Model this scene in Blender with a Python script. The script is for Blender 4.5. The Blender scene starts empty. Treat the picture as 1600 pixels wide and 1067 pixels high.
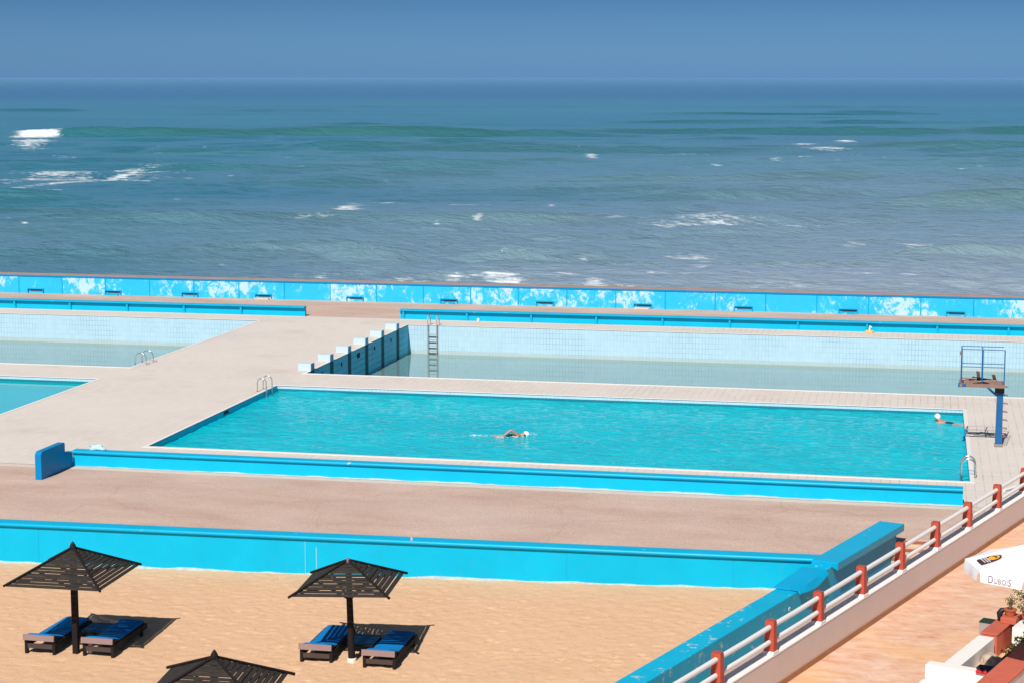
import bpy, bmesh, math, random
import numpy as np
from mathutils import Vector, Matrix, noise as mnoise
R = math.radians
random.seed(7); rng = np.random.default_rng(7)
sc = bpy.context.scene
# ---------------------------------------------------------------- camera
cam = bpy.data.cameras.new('camera'); camo = bpy.data.objects.new('camera', cam)
sc.collection.objects.link(camo); sc.camera = camo
cam.sensor_width = 36; cam.lens = 67.16; cam.clip_end = 200000; cam.clip_start = .5
camo.location = (0, 0, 12.2); camo.rotation_euler = (R(90-7.84), 0, R(12.23))
# ---------------------------------------------------------------- sky and sun
SUN_EL, SUN_AZ = 45.0, 186.0
w = bpy.data.worlds.new('World'); sc.world = w; w.use_nodes = True
nt = w.node_tree; nt.nodes.clear()
N = nt.nodes.new; L = nt.links.new
out = N('ShaderNodeOutputWorld'); bg = N('ShaderNodeBackground'); L(bg.outputs[0], out.inputs[0])
sky = N('ShaderNodeTexSky'); sky.sky_type = 'NISHITA'; sky.sun_disc = False
sky.sun_elevation = R(SUN_EL); sky.sun_rotation = R(SUN_AZ); sky.air_density = 1.0; sky.dust_density = .6; sky.ozone_density = 1.5
tc = N('ShaderNodeTexCoord'); sx = N('ShaderNodeSeparateXYZ'); L(tc.outputs['Generated'], sx.inputs[0])
rp = N('ShaderNodeValToRGB'); L(sx.outputs[2], rp.inputs[0])
e = rp.color_ramp.elements
e[0].position = 0; e[0].color = (.20, .46, 1.08, 1)
e[1].position = .45; e[1].color = (.28, .29, .31, 1)
for p, c in ((.012, (.175, .40, .90, 1)), (.04, (.115, .265, .60, 1)), (.10, (.20, .36, .68, 1)), (.16, (1.0, 1.1, 1.3, 1)), (.28, (.62, .68, .76, 1))):
    k = e.new(p); k.color = c
mx = N('ShaderNodeMix'); mx.data_type = 'RGBA'; mx.blend_type = 'MULTIPLY'; mx.inputs[0].default_value = 1
L(sky.outputs[0], mx.inputs[6]); L(rp.outputs[0], mx.inputs[7]); L(mx.outputs[2], bg.inputs[0])
bg.inputs[1].default_value = .11
sl = bpy.data.lights.new('sun', 'SUN'); sl.energy = 5.0; sl.angle = R(.5); sl.color = (1, .955, .89)
so = bpy.data.objects.new('sun', sl); sc.collection.objects.link(so)
so.rotation_euler = Vector((-math.sin(R(SUN_AZ))*math.cos(R(SUN_EL)), -math.cos(R(SUN_AZ))*math.cos(R(SUN_EL)), -math.sin(R(SUN_EL)))).to_track_quat('-Z', 'Y').to_euler()
so.location = (0, 0, 60)
sc.view_settings.view_transform = 'Standard'; sc.view_settings.look = 'None'
sc.view_settings.exposure = 0.06; sc.view_settings.gamma = 1
sc.cycles.max_bounces = 6; sc.cycles.diffuse_bounces = 3; sc.cycles.glossy_bounces = 3
sc.cycles.caustics_reflective = False; sc.cycles.caustics_refractive = False

# ---------------------------------------------------------------- helpers
def tag(o, label=None, cat=None, group=None, kind=None):
    if label: o['label'] = label
    if cat: o['category'] = cat
    if group: o['group'] = group
    if kind: o['kind'] = kind
    return o
def empty(name, loc, rz=0):
    o = bpy.data.objects.new(name, None); sc.collection.objects.link(o)
    o.location = loc; o.rotation_euler = (0, 0, rz); o.empty_display_size = .2
    return o
def copy_tree(o, parent=None):
    c = o.copy(); sc.collection.objects.link(c); c.parent = parent
    for ch in list(o.children): copy_tree(ch, c)
    return c
class MB:
    def __init__(s): s.v = []; s.f = []; s.m = []
    def add(s, vs, fs, mi=0):
        b = len(s.v); s.v += [tuple(v) for v in vs]; s.f += [tuple(b+i for i in f) for f in fs]; s.m += [mi]*len(fs)
    def box(s, a, b, M=None, mi=0):
        x0, y0, z0 = a; x1, y1, z1 = b
        vs = [(x0,y0,z0),(x1,y0,z0),(x1,y1,z0),(x0,y1,z0),(x0,y0,z1),(x1,y0,z1),(x1,y1,z1),(x0,y1,z1)]
        if M is not None: vs = [M @ Vector(v) for v in vs]
        s.add(vs, [(0,3,2,1),(4,5,6,7),(0,1,5,4),(1,2,6,5),(2,3,7,6),(3,0,4,7)], mi)
    def cbox(s, c, d, M=None, mi=0):
        s.box([c[i]-d[i]/2 for i in range(3)], [c[i]+d[i]/2 for i in range(3)], M, mi)
    def bar(s, p, q, w, h, mi=0, up=(0,0,1)):
        p = Vector(p); q = Vector(q); d = (q-p); l = d.length; d.normalize()
        side = d.cross(Vector(up))
        if side.length < 1e-4: side = d.cross(Vector((0,1,0)))
        side.normalize(); u2 = side.cross(d)
        vs = [p+side*a*w/2+u2*b*h/2+d*t*l for t in (0,1) for a,b in ((-1,-1),(1,-1),(1,1),(-1,1))]
        s.add(vs, [(0,3,2,1),(4,5,6,7),(0,1,5,4),(1,2,6,5),(2,3,7,6),(3,0,4,7)], mi)
    def tube(s, pts, r, n=10, mi=0, cap=True):
        pts = [Vector(p) for p in pts]; rs = r if isinstance(r, (list, tuple)) else [r]*len(pts)
        b = len(s.v); ref = None
        for i, p in enumerate(pts):
            d = (pts[min(i+1, len(pts)-1)]-pts[max(i-1, 0)]).normalized()
            if ref is None:
                ref = d.cross(Vector((0,0,1)));
                if ref.length < 1e-3: ref = Vector((1,0,0))
            ref = (ref-d*ref.dot(d)).normalized(); o2 = d.cross(ref)
            for k in range(n):
                a = 2*math.pi*k/n; s.v.append(tuple(p+(ref*math.cos(a)+o2*math.sin(a))*rs[i]))
        for i in range(len(pts)-1):
            for k in range(n):
                s.f.append((b+i*n+k, b+i*n+(k+1)%n, b+(i+1)*n+(k+1)%n, b+(i+1)*n+k)); s.m.append(mi)
        if cap:
            s.f.append(tuple(b+k for k in range(n))[::-1]); s.m.append(mi)
            s.f.append(tuple(b+(len(pts)-1)*n+k for k in range(n))); s.m.append(mi)
    def lathe(s, c, prof, n=20, mi=0):
        b = len(s.v)
        for r, z in prof:
            for k in range(n):
                a = 2*math.pi*k/n; s.v.append((c[0]+r*math.cos(a), c[1]+r*math.sin(a), c[2]+z))
        for i in range(len(prof)-1):
            for k in range(n):
                s.f.append((b+i*n+k, b+i*n+(k+1)%n, b+(i+1)*n+(k+1)%n, b+(i+1)*n+k)); s.m.append(mi)
        s.f.append(tuple(b+k for k in range(n))[::-1]); s.m.append(mi)
        s.f.append(tuple(b+(len(prof)-1)*n+k for k in range(n))); s.m.append(mi)
    def prism(s, poly, z0, z1, mi=0):
        n = len(poly); vs = [(x,y,z0) for x,y in poly]+[(x,y,z1) for x,y in poly]
        s.add(vs, [tuple(range(n))[::-1], tuple(range(n,2*n))]+[(i,(i+1)%n,n+(i+1)%n,n+i) for i in range(n)], mi)
    def extr(s, prof, p, q, mi=0):     # profile in (side, z) swept from p to q (horizontal)
        p = Vector(p); q = Vector(q); d = (q-p).normalized(); sd = Vector((d.y,-d.x,0)).normalized()
        n = len(prof); vs = [pt+sd*a+Vector((0,0,z)) for pt in (p,q) for a,z in prof]
        s.add(vs, [tuple(range(n)), tuple(range(n,2*n))[::-1]]+[(i,n+i,n+(i+1)%n,(i+1)%n) for i in range(n)], mi)
    def build(s, name, mats, parent=None, smooth=False, bevel=0, loc=None):
        me = bpy.data.meshes.new(name); me.from_pydata(s.v, [], s.f); me.validate()
        for m in (mats if isinstance(mats, (list, tuple)) else [mats]): me.materials.append(m)
        if len(me.polygons) == len(s.m): me.polygons.foreach_set('material_index', s.m)
        bm = bmesh.new(); bm.from_mesh(me); bmesh.ops.recalc_face_normals(bm, faces=bm.faces)
        if bevel:
            bmesh.ops.bevel(bm, geom=[ed for ed in bm.edges if ed.is_manifold and ed.calc_face_angle(0) > .5], offset=bevel, segments=2, affect='EDGES', profile=.5, clamp_overlap=True)
        bm.to_mesh(me); bm.free()
        if smooth:
            me.polygons.foreach_set('use_smooth', [True]*len(me.polygons))
            me.set_sharp_from_angle(angle=R(50))
        o = bpy.data.objects.new(name, me); sc.collection.objects.link(o)
        if parent: o.parent = parent
        if loc: o.location = loc
        return o
def grid_obj(name, X, Y, Z, mat, attrs=None, smooth=True):
    ny, nx = X.shape
    co = np.stack([X, Y, Z], -1).reshape(-1, 3).astype(np.float32)
    i = np.arange(ny*nx).reshape(ny, nx)
    q = np.stack([i[:-1,:-1], i[:-1,1:], i[1:,1:], i[1:,:-1]], -1).reshape(-1, 4)
    me = bpy.data.meshes.new(name); me.vertices.add(len(co)); me.vertices.foreach_set('co', co.ravel())
    me.loops.add(q.size); me.loops.foreach_set('vertex_index', q.ravel().astype(np.int32))
    me.polygons.add(len(q)); me.polygons.foreach_set('loop_start', np.arange(0, q.size, 4, dtype=np.int32))
    me.polygons.foreach_set('loop_total', np.full(len(q), 4, np.int32))
    me.polygons.foreach_set('use_smooth', np.full(len(q), smooth))
    me.update(calc_edges=True); me.materials.append(mat)
    for k, a in (attrs or {}).items():
        at = me.attributes.new(k, 'FLOAT', 'POINT'); at.data.foreach_set('value', a.ravel().astype(np.float32))
    o = bpy.data.objects.new(name, me); sc.collection.objects.link(o); return o

# ---------------------------------------------------------------- materials
class Mat:
    def __init__(s, name, rough=.7, spec=.5):
        s.m = bpy.data.materials.new(name); s.m.use_nodes = True; s.t = s.m.node_tree
        s.b = s.t.nodes['Principled BSDF']; s.b.inputs['Roughness'].default_value = rough
        s.b.inputs['Specular IOR Level'].default_value = spec; s.geo = None
    def n(s, ty, **k):
        x = s.t.nodes.new(ty)
        for a, v in k.items():
            if a.startswith('i_'):
                x.inputs[a[2:].replace('_', ' ')].default_value = v
            else: setattr(x, a, v)
        return x
    def l(s, a, b): s.t.links.new(a, b)
    def pos(s, scale=(1,1,1), rot=0):
        if not s.geo: s.geo = s.n('ShaderNodeNewGeometry')
        mp = s.n('ShaderNodeMapping'); mp.inputs['Scale'].default_value = scale; mp.inputs['Rotation'].default_value = (0,0,rot)
        s.l(s.geo.outputs['Position'], mp.inputs[0]); return mp.outputs[0]
    def noise(s, sc_, vec=None, detail=4, rough=.6, dist=0):
        x = s.n('ShaderNodeTexNoise'); x.inputs['Scale'].default_value = sc_; x.inputs['Detail'].default_value = detail
        x.inputs['Roughness'].default_value = rough; x.inputs['Distortion'].default_value = dist
        s.l(vec if vec is not None else s.pos(), x.inputs['Vector']); return x.outputs[0]
    def ramp(s, f, stops):
        x = s.n('ShaderNodeValToRGB'); el = x.color_ramp.elements
        for i, (p, c) in enumerate(stops):
            k = el[i] if i < 2 else el.new(p)
            k.position = p; k.color = (c if isinstance(c, (tuple, list)) else (c, c, c))[:3]+(1,) if isinstance(c, (tuple, list)) else (c, c, c, 1)
        s.l(f, x.inputs[0]); return x.outputs[0]
    def mix(s, f, a, b, mode='MIX'):
        x = s.n('ShaderNodeMix', data_type='RGBA', blend_type=mode)
        for sock, v in ((0, f), (6, a), (7, b)):
            if isinstance(v, (int, float)): x.inputs[sock].default_value = v
            elif isinstance(v, (tuple, list)): x.inputs[sock].default_value = tuple(v[:3])+(1,)
            else: s.l(v, x.inputs[sock])
        return x.outputs[2]
    def math(s, op, a, b=0, clamp=False):
        x = s.n('ShaderNodeMath', operation=op, use_clamp=clamp)
        for i, v in enumerate((a, b)):
            if isinstance(v, (int, float)): x.inputs[i].default_value = v
            else: s.l(v, x.inputs[i])
        return x.outputs[0]
    def col(s, c):
        if isinstance(c, (tuple, list)): s.b.inputs['Base Color'].default_value = tuple(c[:3])+(1,)
        else: s.l(c, s.b.inputs['Base Color'])
        return s
    def bump(s, h, st=.3, dist=.02):
        x = s.n('ShaderNodeBump'); x.inputs['Strength'].default_value = st; x.inputs['Distance'].default_value = dist
        s.l(h, x.inputs['Height']); s.l(x.outputs[0], s.b.inputs['Normal']); return s
def sh(c, k): return tuple(min(1, x*k) for x in c)
def simple(name, c, rough=.6, var=.12, scale=3., bumps=.1, bdist=.01, spec=.4, metal=0, fine=40.):
    m = Mat(name, rough, spec)
    f = m.noise(scale, detail=5); g = m.noise(fine, detail=2)
    a = m.mix(f, sh(c, 1-var), sh(c, 1+var)); b = m.mix(g, sh((.5,.5,.5), 2-var), sh((.5,.5,.5), 2.0))
    m.col(m.mix(.5, a, m.mix(1., a, b, 'MULTIPLY')))
    m.b.inputs['Metallic'].default_value = metal
    if bumps: m.bump(g, bumps, bdist)
    return m.m
def paint(name, c, chips=.0, chipcol=(.62,.66,.66), wear=.0, scale=2.2, rough=.45, drips=0.):
    """gloss masonry paint: faint roller mottling, dirt freckles and chipped spots"""
    m = Mat(name, rough, .18)
    f = m.noise(.9, detail=6); g = m.noise(22., detail=3)
    base = m.mix(m.ramp(f, [(.3, 0), (.7, 1)]), sh(c, .93), sh(c, 1.05))
    base = m.mix(m.ramp(m.noise(7., m.pos((1,1,.35)), 5, .7), [(.58, 0), (.78, .16)]), base, (.16,.22,.24))
    if chips:
        k = m.ramp(m.noise(scale, detail=9, rough=.72, dist=.3), [(chips, 0), (chips+.02, 1)])
        base = m.mix(k, base, chipcol)
    m.col(base); m.bump(g, .12, .01); return m.m
CY = (.001, .43, .66)
m_blue = paint('cyan_paint', CY, .715, scale=1.6)
m_bluetop = paint('cyan_paint_worn', (.001, .37, .60), .665, scale=1.9, rough=.35)
m_bluedk = paint('blue_paint', (.002, .33, .60), .71, scale=2.)
m_blueworn = paint('cyan_paint_scuffed', (.002, .40, .62), .585, (.35,.52,.56), scale=2.4)
# peeling sea wall
m = Mat('peeling_sea_wall', .7, .2)
big = m.noise(.33, m.pos((1,1,1)), 2); fin = m.noise(2.6, m.pos((1,1,.8)), 10, .76, .5)
zc = m.n('ShaderNodeSeparateXYZ'); m.l(m.pos(), zc.inputs[0])
s_ = m.math('ADD', fin, m.math('MULTIPLY', m.math('SUBTRACT', big, .5), .62))
fl = m.math('FLOOR', m.math('DIVIDE', m.math('ADD', zc.outputs[0], 82.8), 2.665)); wn = m.n('ShaderNodeTexWhiteNoise', noise_dimensions='1D'); m.l(fl, wn.inputs['W']); s_ = m.math('ADD', s_, m.math('MULTIPLY', m.math('SUBTRACT', wn.outputs[0], .55), .07))
k = m.ramp(s_, [(.555, 0), (.60, 1)])
base = m.mix(m.noise(.7), (.012,.40,.68), (.03,.50,.76))
k2 = m.ramp(s_, [(.49, 0), (.56, 1)])
base = m.mix(k2, base, (.10,.52,.72))
st = m.ramp(m.noise(1.1, m.pos((1,1,.05)), 4), [(.70, 0), (.735, .5)])
base = m.mix(m.math('MULTIPLY', k, .72), base, (.56,.68,.72)); base = m.mix(st, base, (.42,.30,.20))
m.col(base); m.bump(k, .4, .01); m_seawall = m.m
# tiled pool wall
def tilemat(name, c, line, tw=.16, th=.25, lines=.5, stain=None, horizontal=False, mort=.014):
    m = Mat(name, .55, .15)
    geo = m.n('ShaderNodeNewGeometry'); p = m.n('ShaderNodeSeparateXYZ'); q = m.n('ShaderNodeSeparateXYZ')
    m.l(geo.outputs['Position'], p.inputs[0]); m.l(geo.outputs['Normal'], q.inputs[0])
    cb = m.n('ShaderNodeCombineXYZ')
    if horizontal: m.l(p.outputs[0], cb.inputs[0]); m.l(p.outputs[1], cb.inputs[1])
    else:
        ax = m.math('GREATER_THAN', m.math('ABSOLUTE', q.outputs[0]), .5)
        mu = m.n('ShaderNodeMix', data_type='FLOAT'); m.l(ax, mu.inputs[0]); m.l(p.outputs[0], mu.inputs[2]); m.l(p.outputs[1], mu.inputs[3])
        az = m.math('GREATER_THAN', m.math('ABSOLUTE', q.outputs[2]), .5)
        mv = m.n('ShaderNodeMix', data_type='FLOAT'); m.l(az, mv.inputs[0]); m.l(p.outputs[2], mv.inputs[2]); m.l(p.outputs[1], mv.inputs[3])
        m.l(mu.outputs[0], cb.inputs[0]); m.l(mv.outputs[0], cb.inputs[1])
    b = m.n('ShaderNodeTexBrick', offset=0.0)
    for kk, v in (('Scale', 1), ('Mortar Size', mort), ('Brick Width', tw), ('Row Height', th), ('Mortar Smooth', .2), ('Bias', 0)): b.inputs[kk].default_value = v
    m.l(cb.outputs[0], b.inputs['Vector'])
    b.inputs['Color1'].default_value = sh(c, .965)+(1,); b.inputs['Color2'].default_value = sh(c, 1.03)+(1,)
    b.inputs['Mortar'].default_value = sh(c, .98)+(1,)
    fade = m.ramp(m.noise(.6, detail=3), [(.40, .15*lines), (.62, lines)])
    if horizontal:
        mr = m.n('ShaderNodeMapRange'); m.l(p.outputs[0], mr.inputs[0]); mr.inputs[1].default_value = -30; mr.inputs[2].default_value = -3; mr.inputs[3].default_value = .22; mr.inputs[4].default_value = 1.; fade = m.math('MULTIPLY', fade, mr.outputs[0])
    colr = m.mix(m.mix(1., b.outputs['Fac'], fade, 'MULTIPLY'), b.outputs['Color'], line)
    dirt = m.ramp(m.noise(1.3, m.pos((1,1,.3)), 6, .65), [(.5, 0), (.8, .25)])
    colr = m.mix(dirt, colr, stain or sh(c, .75))
    return m, colr, p
m, c_, _ = tilemat('pale_blue_tile', (.44,.61,.70), (.20,.34,.42), lines=.45); m.col(c_); m_tile = m.m
# old drained pool wall: rust streaks and a scum line just above the water
m, c_, p_ = tilemat('pale_blue_tile_old', (.44,.61,.70), (.16,.30,.38), lines=.55)
scum = m.ramp(m.math('ADD', p_.outputs[2], m.math('MULTIPLY', m.noise(3.), .12)), [(0, 1), (1, 1)])
zz = m.math('ADD', m.math('MULTIPLY', p_.outputs[2], -1), m.math('MULTIPLY', m.noise(2.5, detail=5), .22))
scum = m.ramp(m.math('SUBTRACT', zz, .9), [(.40, 0), (.52, .55)])
c2 = m.mix(scum, c_, (.42,.43,.36))
rust = m.ramp(m.noise(1.5, m.pos((1.,1.,.04)), 3, .5), [(.715, 0), (.74, .5)])
c2 = m.mix(rust, c2, (.50,.36,.20)); m.col(c2); m_tileold = m.m
m, c_, _ = tilemat('side_tile', (.02,.50,.70), (.01,.19,.28), .25, .28, lines=.8, mort=.012); m.col(c_); m_tileside = m.m
m, c_, _ = tilemat('side_tile_old', (.10,.56,.74), (.03,.18,.26), 1.35, .27, lines=.9, mort=.02); m.col(c_); m_tileside2 = m.m
m_guttershade = simple('gutter_shade_teal', (.01,.20,.26), .6, spec=.1)  # dark teal that stands for shade in the gutter slot
m_block = simple('pale_block', (.50,.60,.655), .7, .05, 2., spec=.1)
m_stripe = simple('lane_stripe', (.010,.11,.15), .7, spec=.1)
# deck
m, c_, _ = tilemat('deck_tile', (.64,.58,.525), (.36,.30,.28), .28, .56, lines=.85, horizontal=True, mort=.018)
d1 = m.ramp(m.noise(.22, detail=6, rough=.6), [(.35, 0), (.7, .55)])
c_ = m.mix(d1, c_, (.69,.625,.565)); d2 = m.ramp(m.noise(.35, m.pos((1,1.2,1), .5), 7, .65), [(.56, 0), (.76, .45)])
c_ = m.mix(d2, c_, (.50,.36,.27)); d3 = m.ramp(m.noise(.11, m.pos((1,.8,1), 2.), 5, .7), [(.60, 0), (.70, .30)])
c_ = m.mix(d3, c_, (.47,.45,.48)); d4 = m.ramp(m.noise(14., detail=3), [(.62, 0), (.8, .15)])
c_ = m.mix(d4, c_, (.40,.34,.30)); m.col(c_); m.b.inputs['Roughness'].default_value = .75; m_deck = m.m
m_cop = simple('coping_white', (.74,.72,.68), .6, .08, 2.)
# gravelly brown concrete
m = Mat('brown_concrete', .9, .1)
f1 = m.noise(.55, m.pos((.5,1,1), .15), 7, .62); f2 = m.noise(26., detail=3, rough=.8); f3 = m.noise(.22, m.pos((1,1,1)), 4)
c_ = m.mix(m.ramp(f1, [(.3, 0), (.7, 1)]), (.49,.335,.27), (.64,.485,.41))
c_ = m.mix(m.ramp(f3, [(.52, 0), (.68, .55)]), c_, (.56,.44,.385))
c_ = m.mix(m.ramp(f2, [(.40, .5), (.5, 0), (.6, 0), (.68, .55)]), c_, (.26,.17,.13)); 
c_ = m.mix(m.ramp(m.noise(40., detail=1), [(.62, 0), (.70, .5)]), c_, (.68,.58,.50))
vo = m.n('ShaderNodeTexVoronoi', feature='DISTANCE_TO_EDGE'); vo.inputs['Scale'].default_value = .16
wv = m.n('ShaderNodeVectorMath', operation='ADD'); nn = m.n('ShaderNodeTexNoise'); nn.inputs['Scale'].default_value = .8; m.l(m.pos(), nn.inputs[0])
m.l(m.pos(), wv.inputs[0]); m.l(nn.outputs['Color'], wv.inputs[1]); m.l(wv.outputs[0], vo.inputs['Vector'])
c_ = m.mix(m.ramp(vo.outputs['Distance'], [(.003, .14), (.008, 0)]), c_, (.25,.17,.13))
m.col(c_); m.bump(f2, .35, .01); m_brown = m.m
m_strip = simple('pale_concrete', (.60,.52,.45), .85, .14, 1.5)
m_browncap = simple('coping_brown', (.36,.24,.19), .9, .25, 1.2)
# sand
m = Mat('sand', .95, .05)
f1 = m.noise(.7, m.pos((.6,1,1), -.2), 6, .6); f2 = m.noise(60., detail=2)
c_ = m.mix(f1, (.65,.41,.245), (.715,.465,.295)); c_ = m.mix(m.ramp(m.noise(5., m.pos((.7,1.3,1), .1), 7, .72), [(.55, 0), (.70, .45)]), c_, (.54,.27,.12))
c_ = m.mix(m.ramp(f2, [(.6, 0), (.75, .35)]), c_, (.50,.31,.18))
c_ = m.mix(m.ramp(m.noise(30., detail=0), [(.77, 0), (.785, .7)]), c_, (.25,.16,.10))
m.col(c_)
h = m.math('ADD', m.math('MULTIPLY', m.noise(11., m.pos((.8,1.1,1)), 6, .72), 1), m.math('MULTIPLY', m.noise(30., detail=3), .3))
m.bump(h, .42, .05); m_sand = m.m
# brick paving & terracotta
m = Mat('brick_paving', .85, .1)
b = m.n('ShaderNodeTexBrick'); m.l(m.pos((1,1,1), R(18.4)), b.inputs['Vector'])
for kk, v in (('Scale', 1), ('Mortar Size', .012), ('Brick Width', .22), ('Row Height', .09)): b.inputs[kk].default_value = v
b.inputs['Color1'].default_value = (.47,.31,.25,1); b.inputs['Color2'].default_value = (.56,.40,.33,1); b.inputs['Mortar'].default_value = (.24,.15,.12,1)
m.col(m.mix(m.noise(1.1, detail=5), b.outputs['Color'], (.56,.42,.35))); m.bump(b.outputs['Fac'], -.3, .01); m_brick = m.m
m = Mat('terracotta_tile', .6, .3)
b = m.n('ShaderNodeTexBrick', offset=0.); m.l(m.pos((1,1,1), R(60)), b.inputs['Vector'])
for kk, v in (('Scale', 1), ('Mortar Size', .006), ('Brick Width', .33), ('Row Height', .33)): b.inputs[kk].default_value = v
b.inputs['Color1'].default_value = (.66,.37,.235,1); b.inputs['Color2'].default_value = (.74,.46,.30,1); b.inputs['Mortar'].default_value = (.55,.36,.27,1)
c_ = m.mix(.55, b.outputs['Color'], (.73,.46,.32))
f = m.noise(2.6, m.pos((1.0,2.4,1), R(-5)), 8, .66, .8)
c_ = m.mix(m.ramp(f, [(.50, 0), (.66, .75)]), c_, (.62,.25,.12)); f = m.noise(2.0, m.pos((1,2.0,1), R(20)), 7, .66, .5)
c_ = m.mix(m.ramp(f, [(.46, 0), (.68, .8)]), c_, (.84,.60,.47)); f = m.noise(.5, detail=3)
c_ = m.mix(m.ramp(f, [(.45, 0), (.65, .45)]), c_, (.80,.47,.20))
m.col(c_); m.bump(f, .1, .01); m_terra = m.m
m_skirt = simple('skirting_tile', (.40,.19,.09), .7, .3, 3.)
m_plaster = simple('cream_plaster', (.70,.585,.53), .85, .07, 1.6, .15, .01)
m_plastertop = simple('white_plaster', (.80,.77,.73), .8, .06, 2.)
m_red = simple('red_paint', (.44,.065,.035), .55, .18, 4., .15)
m_redwall = simple('red_wall_paint', (.52,.12,.07), .75, .18, 5., .2, fine=60.)
m_white = simple('white_pipe', (.78,.76,.73), .45, .05, 6.)
m_wood = simple('dark_wood', (.018,.013,.012), .7, .45, 6., .3, spec=.12)
m_wood2 = simple('slat_wood', (.040,.033,.028), .8, .6, 9., .3, spec=.2)
m_plank = simple('brown_plank', (.19,.12,.105), .65, .15, 8., .2)
m_plankdk = simple('dark_plank', (.062,.040,.034), .7, .3, 8., .2)
m_mat = simple('blue_mattress', (.002,.17,.46), .85, .10, 3., .2, spec=.2)
m_steel = simple('steel', (.62,.61,.60), .22, .1, 5., 0, metal=.9)
m_steelold = simple('steel_dull', (.50,.40,.36), .45, .2, 5., .1, metal=.4)
m_dblue = simple('steel_blue_paint', (.008,.11,.29), .45, .35, 5.)
m_rust = simple('rusty_steel', (.27,.16,.13), .8, .35, 8.)
m_dark = simple('dark_opening', (.02,.03,.035), .9)
m_nicheshade = simple('niche_shade_tone', (.05,.13,.17), .9)
m_skin = simple('skin', (.52,.24,.135), .5, .08, 8., 0)
m_skinwet = simple('wet_skin', (.30,.30,.26), .35, .1, 8., 0)
m_suit = simple('swimsuit', (.01,.05,.10), .5)
m_cap = simple('white_cap', (.85,.85,.86), .4, .03)
m_foam = simple('sea_foam', (.86,.88,.89), .9, .05, 2., .4, .05)
m_cloth = simple('white_canvas', (.80,.81,.83), .85, .03, 3., .05)
m_brownlogo = simple('dark_brown_print', (.07,.02,.018), .8, .1)
m_yel = simple('orange_print', (.90,.42,.04), .8, .1)
m_purple = simple('grey_violet_print', (.13,.07,.10), .8, .1)
m_grey = simple('grey_box', (.33,.30,.29), .8, .08)
m_dgreen = simple('dark_green', (.012,.035,.02), .8, .2)
m_pot = simple('terracotta_pot', (.46,.12,.05), .7, .15)
m_beige = simple('beige_cloth', (.58,.44,.32), .9, .15, 4., .5, .03)
m_leaf = simple('leaf', (.10,.13,.03), .6, .4, 9.); m_leafy = simple('yellow_leaf', (.40,.36,.05), .6, .3)
m_stem = simple('stem', (.10,.055,.03), .8); m_pink = simple('magenta_petal', (.38,.03,.10), .6); m_pale = simple('pale_petal', (.72,.55,.50), .6)
m_yfloat = simple('yellow_foam', (.80,.50,.16), .7); m_redc = simple('red_cloth', (.55,.02,.03), .8)
m_black = simple('black_plastic', (.012,.013,.016), .5)

# ---------------------------------------------------------------- frames
a18 = R(18.4); U = np.array([math.sin(a18), math.cos(a18)]); NN = np.array([math.cos(a18), -math.sin(a18)])
def nu(n, u, z=0): p = n*NN+u*U; return Vector((p[0], p[1], z))
a19 = R(18.9); TU = Vector((math.sin(a19), math.cos(a19), 0)); TN = Vector((math.cos(a19), -math.sin(a19), 0)); TO = Vector((-2.93, 28.42, 0))
def tp(n, u, z=0): return TO+TN*n+TU*u+Vector((0, 0, z))

# ---------------------------------------------------------------- ground sheets
g = MB(); g.add([(-3000,-2500,-3.2),(3000,-2500,-3.2),(3000,101.5,-3.2),(-3000,101.5,-3.2)], [(0,1,2,3)])
tag(g.build('ground', m_sand), kind='structure')
WL = -.21; WD = -1.42
PA = (-25.25, 1.55, 58.93, 72.0); PB = (-62, -33.0, 75.3, 91.4); PC = (-25.12, 25, 75.3, 91.4); PD = (-62, -33.0, 58.93, 72.0)
XS = [-95, -62, -33.0, -25.25, -25.12, 1.55, 25, 60]; YS = [55.32, 58.93, 72.0, 75.3, 91.4, 93.55]
d = MB()
for i in range(len(XS)-1):
    for j in range(len(YS)-1):
        cx = (XS[i]+XS[i+1])/2; cy = (YS[j]+YS[j+1])/2
        if any(p[0] < cx < p[1] and p[2] < cy < p[3] for p in (PA, PB, PC, PD)): continue
        d.add([(XS[i],YS[j],0),(XS[i+1],YS[j],0),(XS[i+1],YS[j+1],0),(XS[i],YS[j+1],0)], [(0,1,2,3)])
tag(d.build('pool_deck', m_deck), kind='structure')
p = MB(); p.box((-95,93.55,-.3),(60,100.6,-.012)); tag(p.build('promenade', m_brown), kind='structure')
p = MB(); p.box((-95,55.0,-.3),(60,55.32,-.006)); tag(p.build('pavement', m_strip), kind='structure')
# brown terrace, right edge follows the steps
p = MB(); p.prism([(-95,43.6),(-40,45.42),(-2.3,46.69),tuple(nu(-16.75,47.9)[:2]),(-.73,51.12),(60,51.12),(60,55.0),(-95,55.0)], -.7, -.012)
tag(p.build('terrace', m_brown), kind='structure')
st_ = MB(); st_.box((-.728,50.86,-.7),(14,51.118,-.02)); st_.box((-.84,50.56,-.9),(14,50.858,-.17)); st_.box((-.95,50.22,-.9),(14,50.558,-.34))
tag(st_.build('steps', simple('step_concrete', (.60,.44,.31), .85, .25, 2.)), kind='structure')
no = MB()
for y, z in ((50.86,-.02),(50.56,-.17),(50.22,-.34)): no.box((-.72,y-.02,z-.05),(14,y+.03,z+.006))
tag(no.build('step_edges', simple('brick_red_edge', (.34,.10,.06), .8, .5, 2.)), kind='structure')
wk = MB(); wk.prism([tuple(nu(-16.5,10)[:2]), tuple(nu(-10.8,10)[:2]), tuple(nu(-3,55)[:2]), tuple(nu(-16.5,52)[:2])], -.8, -.5)
tag(wk.build('walkway', m_brick), kind='structure')
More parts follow.
